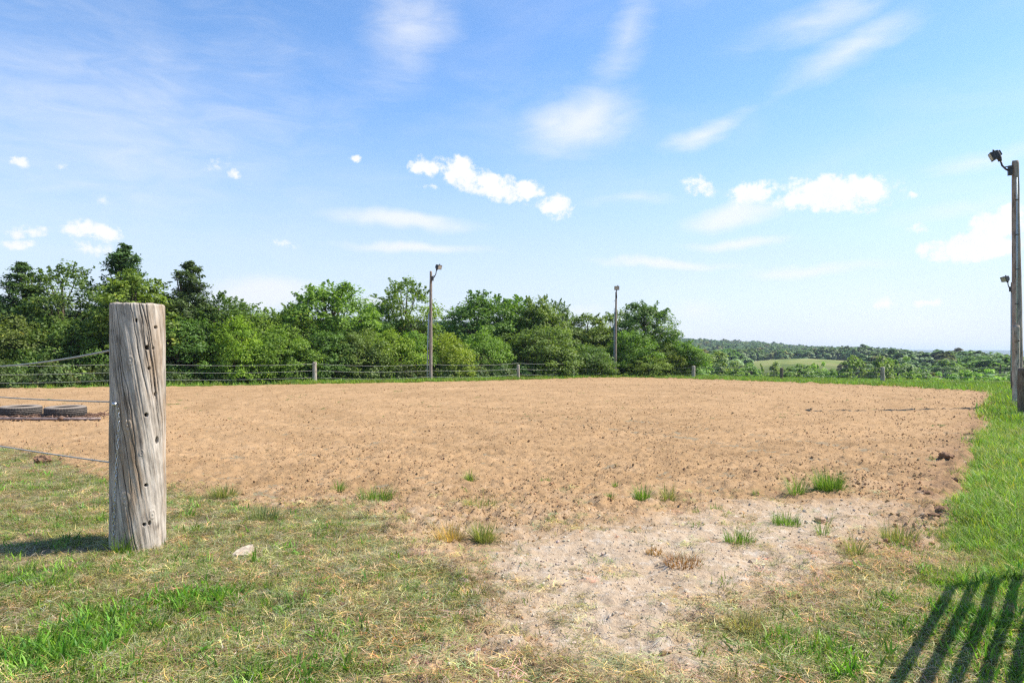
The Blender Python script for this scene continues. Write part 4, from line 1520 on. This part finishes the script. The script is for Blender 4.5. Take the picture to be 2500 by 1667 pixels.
# ------------------------------------------------------------------ light poles
def floodlight(parent, top, ang, arm, rise, drop, size, head_pitch=35):
    """bracket, arm and floodlight head on a pole; ang = direction the arm points, from +X"""
    dx = Vector((math.cos(ang), math.sin(ang), 0))
    up = Vector((0, 0, 1))
    a = top + dx * 0.10 - up * drop
    MB().box(a + dx * 0.02, (0.10, 0.12, 0.26), Matrix.Rotation(ang, 3, 'Z')).build('bracket_plate', M['black'], parent)
    pts = [a + dx * 0.05, a + dx * arm * 0.45 + up * rise * 0.15, a + dx * arm * 0.80 + up * rise * 0.5, a + dx * arm * 0.95 + up * rise]
    mb_ = MB().tube(pts, 0.026, 8)
    mb_.tube([a + up * 0.13, a + dx * arm * 0.62 + up * rise * 0.33], 0.016, 6)
    mb_.build('arm', M['black'], parent, True)
    k = a + dx * arm + up * (rise + 0.03)
    MB().tube([k - up * 0.07, k + up * 0.07], [0.05, 0.045], 8).build('knuckle', M['black'], parent, True)
    Mt = Matrix.Rotation(ang, 3, 'Z') @ Matrix.Rotation(R(head_pitch), 3, 'Y')
    hc = k + dx * size * 0.42 + up * size * 0.38
    s = size
    mb_ = MB()
    prof = [(-0.42, 0.28), (-0.30, 0.42), (0.30, 0.50), (0.36, 0.50)]     # along the beam, half width
    vs = []
    for (xx, hw) in prof:
        for (yy, zz_) in ((-1, -1), (1, -1), (1, 1), (-1, 1)):
            vs.append(hc + Mt @ Vector((xx * s, yy * hw * s, zz_ * hw * 0.8 * s)))
    fcs = [[3, 2, 1, 0]]
    for i in range(3):
        for k2 in range(4):
            fcs.append([i * 4 + k2, i * 4 + (k2 + 1) % 4, i * 4 + 4 + (k2 + 1) % 4, i * 4 + 4 + k2])
    fcs.append([12, 13, 14, 15])
    mb_.add(vs, fcs)
    for yy in (-0.3, -0.1, 0.1, 0.3):
        mb_.box(hc + Mt @ Vector((-0.46 * s, yy * s * 0.8, 0)), (0.14 * s, 0.03 * s, 0.5 * s), Mt)
    head = mb_.build('floodlight_head', M['black'], parent)
    MB().box(hc + Mt @ Vector((0.372 * s, 0, 0)), (0.02 * s, 0.82 * s, 0.64 * s), Mt).build('lens', M['lens'], head)
    MB().tube([hc + Mt @ Vector((-0.05 * s, 0.22 * s, 0.36 * s)), hc + Mt @ Vector((-0.05 * s, 0.22 * s, 0.56 * s))], [0.09 * s, 0.075 * s], 8).build('photocell', M['black'], head, True)
    MB().box(k + dx * 0.03 + up * size * 0.16, (size * 0.30, size * 0.42, size * 0.34), Mt).build('ballast_box', M['black'], parent)


def light_pole(label, px, ytop, ybase, d, wb, wt_, ang, arm, rise, drop, size, lean=(0, 0), seed=1, pitch=35):
    X_, Y_, Zb = w_at(px, ybase, d)
    h = (ybase - ytop) / F * d
    root = empty('light_pole', (X_, Y_, Zb))
    tag(root, label, 'light pole', 'floodlight poles round the arena')
    me_ = wood_mesh('pole', M['pole'], seed, wb / 2 / F * d, wt_ / 2 / F * d, h, na=26, nz=90, rough=0.006, ncrack=9, depth=0.010, below=0.3, twist=0.1)
    o = obj('pole', me_, root)
    o.rotation_euler = (lean[1], lean[0], 0)
    top = Vector((math.sin(lean[0]) * h, 0, h))
    floodlight(root, top, ang, arm, rise, drop, size, pitch)
    return root, h


p1, h1 = light_pole('wooden floodlight pole in the treeline fence beside the bright yellow-green bush', 1051, 662, 932, 40.6, 9.6, 6.2, R(-38), 0.38, 0.50, 0.45, 0.33, (0.004, 0), 71, 20)
MB().tube([(-0.20, -0.02, -0.1), (-0.17, -0.02, h1 * 0.3), (-0.10, -0.03, h1 * 0.62)], 0.035, 8).build('conduit', M['conduit'], p1, True)
p2, h2 = light_pole('thin far floodlight pole rising from behind the arena against the sky', 1502, 712, 920, 53.0, 6.4, 4.2, R(-95), 0.30, 0.46, 0.40, 0.38, (0.012, 0), 72, 10)
MB().tube([(-0.16, -0.03, -0.1), (-0.11, -0.05, h2 * 0.12), (-0.08, -0.09, h2 * 0.9)], 0.022, 8).build('conduit', M['conduit'], p2, True)
pa, ha = light_pole('tall nearest floodlight pole at the right picture edge with a pale splint at its foot', 2486, 393, 996, 19.3, 24, 14.5, R(156), 0.26, 0.33, 0.26, 0.29, (-0.012, 0), 73, 25)
MB().tube([(-0.115, -0.09, ha * 0.34), (-0.10, -0.085, ha * 0.6), (-0.10, -0.075, ha * 0.93)], 0.022, 8).build('conduit', M['conduit'], pa, True)
for q in (0.42, 0.56, 0.70, 0.84):
    MB().box((-0.10, -0.09, ha * q), (0.07, 0.06, 0.02)).build('conduit_strap', M['black'], pa)
me_ = wood_mesh('splint', M['oldpost'], 74, 0.092, 0.085, 2.33, na=26, nz=40, rough=0.005, ncrack=7, depth=0.01, below=0.3)
o = obj('splint', me_, pa)
o.location = (-0.145, -0.12, 0)
o['label'] = 'pale weathered splint timber bolted to the foot of the pole'
for zq in (0.75, 1.9):
    MB().tube([(-0.145, -0.24, zq), (-0.145, -0.19, zq)], 0.02, 8).build('bolt', M['black'], pa, True)
pb, hb = light_pole('shorter floodlight pole hidden behind the tall nearest one at the right edge', 2472, 689, 939, 38.6, 9, 6.5, R(190), 0.22, 0.42, 0.40, 0.36, (0, 0), 75, 25)
MB().tube([(-0.11, -0.08, -0.1), (-0.10, -0.08, hb * 0.45), (-0.09, -0.07, hb * 0.9)], 0.02, 8).build('conduit', M['conduit'], pb, True)


# ------------------------------------------------------------------ tyre drag on the left
def tyre_mesh(seed):
    prof = [(0.245, 0.030), (0.262, 0.012), (0.30, 0.002), (0.36, 0.0), (0.395, 0.010), (0.412, 0.026), (0.420, 0.050), (0.420, 0.072), (0.415, 0.075), (0.415, 0.086), (0.421, 0.089),
            (0.422, 0.113), (0.416, 0.116), (0.416, 0.127), (0.422, 0.130), (0.421, 0.154), (0.415, 0.157), (0.415, 0.168), (0.420, 0.171), (0.420, 0.195),
            (0.412, 0.214), (0.395, 0.230), (0.36, 0.240), (0.30, 0.238), (0.262, 0.228), (0.245, 0.210), (0.270, 0.19), (0.36, 0.16), (0.375, 0.12), (0.36, 0.08), (0.270, 0.05)]
    n = 144
    V = []
    for k in range(n):
        a = 2 * math.pi * k / n
        for j, (r_, z) in enumerate(prof):
            rr_ = r_
            if (5 <= j <= 7 or 18 <= j <= 20) and k % 3 == 0:
                rr_ -= 0.012
            if 8 < j < 18 and r_ > 0.415 and (k + j) % 6 == 0:
                rr_ -= 0.006
            V.append((rr_ * math.cos(a), rr_ * math.sin(a), z))
    m_ = len(prof)
    Fq = []
    for k in range(n):
        k2 = (k + 1) % n
        for j in range(m_):
            j2 = (j + 1) % m_
            Fq.append((k * m_ + j, k2 * m_ + j, k2 * m_ + j2, k * m_ + j2))
    return np.array(V), np.array(Fq)


mt, tt_, out_ = new_mat('dusty_rubber')
pz = tt_.n('ShaderNodeTexCoord').outputs['Object']
nz_ = tt_.noise(pz, 5.0, 5, .65).outputs['Fac']
nrm_ = tt_.n('ShaderNodeSeparateXYZ', {0: tt_.n('ShaderNodeTexCoord').outputs['Normal']}).outputs[2]
dust = tt_.math('MULTIPLY', tt_.sstep(nrm_, 0.15, 0.85), 0.85)
rub = tt_.ramp(nz_, [(0.3, (0.030, 0.028, 0.027)), (0.6, (0.06, 0.053, 0.047)), (0.75, (0.13, 0.10, 0.075))])
principled(tt_, out_, tt_.mix(dust, rub, (0.27, 0.225, 0.18)), 0.8, 0.3)
V, Fq = tyre_mesh(1)
tm_ = mesh_from('tyre', V, Fq, mt, False)
for (px_, d_, tl, lab) in [(160, 16.2, (0.012, -0.02), 'right-hand worn tyre lying flat on the rusty drag, nearest the big post'), (50, 16.3, (0.0, 0.02), 'left-hand worn tyre lying flat on the rusty drag, cut by the picture edge')]:
    X_, Y_ = (px_ - 1250) / F * d_, d_
    o = obj('tyre', tm_, None, (X_, Y_, float(ground_z(np.array([X_]), np.array([Y_]))[0]) + 0.075))
    o.scale = (1.04, 1.04, 0.98)
    o.rotation_euler = (tl[0], tl[1], rng.uniform(0, 6))
    tag(o, lab, 'tyre', 'tyres weighing down the drag')

DX, DY = (120 - 1250) / F * 15.9, 15.9
DZ = float(ground_z(np.array([DX]), np.array([DY]))[0]) + 0.03
drag = empty('drag_harrow', (DX, DY, DZ))
tag(drag, 'rusty pipe drag with a mat of tangled wire lying on the soil under the tyres', 'drag harrow')
xr = (246 - 1250) / F * 15.5 - DX
MB().tube([(xr, -0.42, 0.045), (xr - 1.0, -0.43, 0.04), (xr - 2.2, -0.45, 0.05), (xr - 3.4, -0.5, 0.05)], 0.034, 10).build('pipe', M['rust'], drag, True)
for q in (0.88, 1.9):
    MB().tube([(xr - q - .06, -0.42, 0.045), (xr - q + .06, -0.42, 0.045)], 0.046, 10).build('clamp', M['wire'], drag, True)
mb = MB()
for i in range(170):
    cx_, cy_ = rng.uniform(xr - 3.3, xr - 0.05), rng.uniform(-0.4, 0.75)
    an, ln2 = rng.choice((0.7, 2.4)) + rng.uniform(-.35, .35), rng.uniform(0.15, 0.5)
    hgt_ = 0.04 + (0.13 * rng.random() if cx_ > xr - 0.42 else 0.05 * rng.random())
    c_, s2 = math.cos(an) * ln2 / 2, math.sin(an) * ln2 / 2
    mb.tube([(cx_ - c_, cy_ - s2, hgt_ * 0.5), (cx_, cy_, hgt_ + 0.02), (min(cx_ + c_, xr + 0.02), cy_ + s2, hgt_ * 0.6)], 0.009, 4)
mb.build('wire_mat', M['wire'], drag, False)
drag.children[-1]['kind'] = 'stuff'

# ------------------------------------------------------------------ stones, clods, tufts
def stone(name, label, cat, mat, px_, py_, w, flat, seed, kind_sub=3, jag=0.10, sink=0.2, group=None, dz=0.0):
    import bmesh
    rs = random.Random(seed)
    X_, Y_ = g_at(px_, py_)
    bm = bmesh.new()
    bmesh.ops.create_icosphere(bm, subdivisions=kind_sub, radius=0.5)
    planes = [Vector((rs.gauss(0, 1), rs.gauss(0, 1), rs.gauss(0, .6))).normalized() for _ in range(9)]
    for v in bm.verts:
        n_ = v.co.normalized()
        k_ = 1.0
        for pl in planes:
            dt = n_.dot(pl)
            if dt > 0.72:
                k_ = min(k_, 0.78 / dt)
        k_ *= 1 + rs.uniform(-jag, jag)
        v.co = v.co * k_
        v.co.z *= flat
    me_ = bpy.data.meshes.new(name)
    bm.to_mesh(me_)
    bm.free()
    me_.materials.append(mat)
    o = obj(name, me_, None, (X_, Y_, float(surface_z(np.array([X_]), np.array([Y_]))[0]) + w * flat * (0.5 - sink) + dz))
    o.scale = (w, w * rs.uniform(0.7, 1.0), w)
    o.rotation_euler = (rs.uniform(-.2, .2), rs.uniform(-.2, .2), rs.uniform(0, 6))
    return tag(o, label, cat, group)


# flat wedge of limestone in the turf
X_, Y_ = g_at(592, 1362)
import bmesh
bm = bmesh.new()
outl = [(-0.062, -0.035), (-0.030, -0.048), (0.020, -0.046), (0.056, -0.050), (0.052, 0.0), (0.060, 0.075), (0.030, 0.070), (-0.010, 0.045), (-0.045, 0.010)]
lo = [bm.verts.new((a * 1.04, b * 1.04, -0.02)) for a, b in outl]
hi = [bm.verts.new((a, b, 0.035 + 0.02 * (b + 0.05) / 0.12 + rng.uniform(-.004, .004))) for a, b in outl]
bm.faces.new(hi)
bm.faces.new(lo[::-1])
for i in range(len(outl)):
    bm.faces.new((lo[i], lo[(i + 1) % len(outl)], hi[(i + 1) % len(outl)], hi[i]))
bmesh.ops.bevel(bm, geom=[e for e in bm.edges], offset=0.004, segments=1, affect='EDGES')
me = bpy.data.meshes.new('flat_stone')
bm.to_mesh(me)
bm.free()
me.materials.append(M['stone'])
o = obj('flat_stone', me, None, (X_, Y_, float(ground_z(np.array([X_]), np.array([Y_]))[0]) + 0.02))
o.rotation_euler = (R(14), 0, R(4))
tag(o, 'pale wedge-shaped limestone lying in the mown turf right of the big weathered post', 'stone')
stone('field_stone', 'smooth brown stone on the pale soil below the biggest grass tuft', 'stone', M['brownstone'], 2003, 1272, 0.115, 0.55, 3)
stone('dark_clod', 'dark lump of turf and soil at the grass rim left of the big weathered post', 'clod', M['clod'], 103, 1130, 0.24, 0.6, 4, 3, 0.2)
ORD = ['nearest the camera', 'second', 'third', 'fourth', 'fifth', 'sixth', 'seventh', 'eighth', 'ninth', 'tenth', 'eleventh', 'twelfth', 'thirteenth', 'fourteenth', 'farthest']
CLODS = [(2312, 1122, .34), (2262, 1208, .26), (2345, 1142, .24), (2365, 1086, .34), (2404, 1050, .34), (2368, 1068, .26), (2440, 968, .55), (2300, 1265, .26), (2330, 1180, .22),
         (2350, 1100, .22), (2415, 1030, .3), (2280, 1272, .20), (2270, 1290, .15), (2246, 1212, .16), (2376, 1054, .2)]
CLODS.sort(key=lambda c: -c[1])
for i, (cx_, cy_, w_) in enumerate(CLODS):
    stone('soil_clod', 'reddish brown soil clod on the grassy right rim of the arena, ' + ORD[i] + ('' if i in (0, 14) else ' from the front'), 'clod', M['clod'] if i % 3 else M['brownstone'], cx_, cy_, w_ * 0.72, 0.55, 30 + i, 3, 0.20, 0.25, 'soil clods along the right rim')


def tuft(label, px_, py_, wpx, hpx, nb, tint, key, dryf=0.0, group='grass tufts on the bare soil'):
    X_, Y_ = g_at(px_, py_)
    rs = random.Random(key)
    w = wpx / F * Y_
    h = hpx / F * Y_ * 1.5
    v, f, s_ = blades(rs, int(nb * 1.9), w * 0.36, h * 0.55, h * 1.35, 0.0055, 0.95, 1.0, 4, fan=True)
    v[:, 1] *= 0.8
    me_ = mesh_from('grass_tuft', v, f, M['grass_tuft'], False, {'shade': ('POINT', 'FLOAT', s_)})
    o = obj('grass_tuft', me_, None, (X_, Y_, float(surface_z(np.array([X_]), np.array([Y_]))[0]) - 0.004))
    o.color = (*tint, 1)
    return tag(o, label, 'grass tuft', group)


GT, OT, TT = (0.15, 0.25, 0.045), (0.25, 0.27, 0.095), (0.50, 0.35, 0.15)
tuft('biggest green grass tuft, dome-shaped, on the soil towards the right side', 2023, 1204, 84, 34, 330, GT, 1)
tuft('wispy upright tuft just left of the biggest dome-shaped grass tuft', 1945, 1212, 50, 40, 80, GT, 2)
tuft('spreading green tuft above the smooth brown stone', 1920, 1280, 92, 24, 150, GT, 3)
tuft('loose green tuft on the pale gravel, lowest of the right-hand tufts', 1805, 1330, 96, 28, 130, GT, 4)
tuft('bright green tuft in the middle of the soil, left of a paler twin', 1568, 1222, 48, 28, 130, GT, 5)
tuft('paler wispy tuft to the right of the bright middle tuft', 1632, 1222, 46, 30, 90, OT, 6)
tuft('little green tuft below left of the bright middle tuft', 1490, 1228, 30, 12, 50, GT, 7)
tuft('small upright tuft alone high up in the middle of the soil', 1147, 1178, 28, 22, 60, GT, 8)
tuft('flat tiny tuft right of the lone upright tuft', 1332, 1180, 34, 8, 45, GT, 9)
tuft('flat tiny tuft further right on the tilled soil', 1505, 1188, 28, 9, 40, GT, 10)
tuft('fresh green tuft at the tip of the turf on the soil', 920, 1218, 110, 26, 210, GT, 11)
tuft('upright thin tuft left of the fresh tuft at the tip of the turf', 828, 1198, 36, 20, 60, GT, 12)
tuft('olive low mat of grass right of the fresh tuft', 1170, 1238, 120, 18, 190, OT, 13)
tuft('grey-green domed tuft beside dry straw in the middle foreground', 1180, 1322, 64, 36, 210, OT, 14)
tuft('orange dry straw tuft beside the grey-green domed tuft', 1098, 1322, 90, 34, 190, TT, 15)
tuft('rusty dry weed patch on the pale gravel', 1668, 1385, 120, 20, 160, (0.30, 0.15, 0.06), 16)
tuft('rusty dry weed patch at the upper left of the other one on the gravel', 1598, 1358, 60, 14, 60, (0.34, 0.19, 0.07), 17)
tuft('small green tuft at the right of the spreading one, above the gravel', 2010, 1306, 34, 46, 22, GT, 18)
tuft('tiny tuft near the right end of the soil above the gravel', 1846, 1208, 24, 10, 36, GT, 19)
tuft('low green tuft left of the spreading tuft', 1745, 1246, 44, 12, 50, GT, 20)
tuft('flat green sprig left of the loose tuft on the gravel', 1697, 1286, 56, 8, 40, GT, 21)
tuft('green sprigs over the dark clods at the right rim', 2195, 1322, 110, 34, 170, OT, 22)
tuft('dry and green coarse tuft at the lower edge of the pale gravel', 1815, 1530, 130, 30, 260, (0.33, 0.29, 0.14), 23)
tuft('silver-green tuft right of the big weathered post behind the turf', 640, 1268, 100, 28, 200, (0.20, 0.235, 0.11), 24)
tuft('olive tuft behind the right of the big weathered post', 545, 1212, 90, 20, 170, OT, 25)
tuft('lush green tuft growing at the foot of the big weathered post', 300, 1352, 60, 40, 90, (0.12, 0.21, 0.025), 26, group='grass tufts')
tuft('dry upright weeds at the right of the fallen straw on the right', 2085, 1360, 60, 40, 70, OT, 27, group='grass tufts')

# ------------------------------------------------------------------ farm houses far off
def house(label, px_, py_, d, wm, hm, dm, rz):
    X_, Y_, Zb = w_at(px_, py_, d)
    root = empty('farm_house', (X_, Y_, Zb - hm), R(rz))
    tag(root, label, 'house')
    MB().box((0, 0, hm * 0.5 - 3), (wm, dm, hm + 6)).build('wall', M['wall'], root)
    rf = MB()
    rf.add([(-wm * .55, -dm * .6, hm - .1), (wm * .55, -dm * .6, hm - .1), (wm * .55, dm * .6, hm - .1), (-wm * .55, dm * .6, hm - .1), (-wm * .55, 0, hm * 1.5), (wm * .55, 0, hm * 1.5)],
           [[0, 1, 5, 4], [2, 3, 4, 5], [0, 4, 3], [1, 2, 5], [3, 2, 1, 0]])
    rf.build('roof', M['roof'], root)
    for q in (-0.28, 0.28):
        MB().box((wm * q, -dm * 0.5 - 0.02, hm * 0.55), (1.0, 0.05, 1.3)).build('window', M['glass'], root)
    return root


house('grey roofed house among trees beyond the pale meadow knoll', 2026, 886, 420, 9, 2.2, 6, 20)
house('tiny pale roof in the trees just above the rear corner post', 1688, 881, 150, 3.4, 1.6, 2.4, 30)

# ------------------------------------------------------------------ pipe gate panel beside the photographer, whose rails throw the striped shadow
pn = empty('pipe_panel', (0, 0, 0))
tag(pn, 'grey pipe corral panel standing just outside the right picture edge', 'gate panel')
A0 = Vector((3.88, 4.62, 0))
dv = Vector((-0.643, -0.766, 0))
B0 = A0 + dv * 3.1
for zq in (1.31, 1.11, 0.91, 0.71, 0.51, 0.31):
    MB().tube([A0 + Vector((0, 0, zq)), B0 + Vector((0, 0, zq))], 0.027, 8).build('rail', M['panel'], pn, True)
for q in (0, 1):
    c = A0.lerp(B0, q)
    MB().tube([c + Vector((0, 0, -0.1)), c + Vector((0, 0, 1.34))], 0.03, 8).build('upright', M['panel'], pn, True)

# ------------------------------------------------------------------ haze
mh, th_, oh = new_mat('haze')
vol = th_.n('ShaderNodeVolumePrincipled', {'Color': (0.70, 0.84, 1.0, 1), 'Density': 0.00019, 'Anisotropy': 0.2})
th_.link(vol.outputs[0], oh.inputs['Volume'])
hz = MB().box((0, 0, 20), (21000, 21000, 130)).build('haze', mh)
tag(hz, kind='stuff')
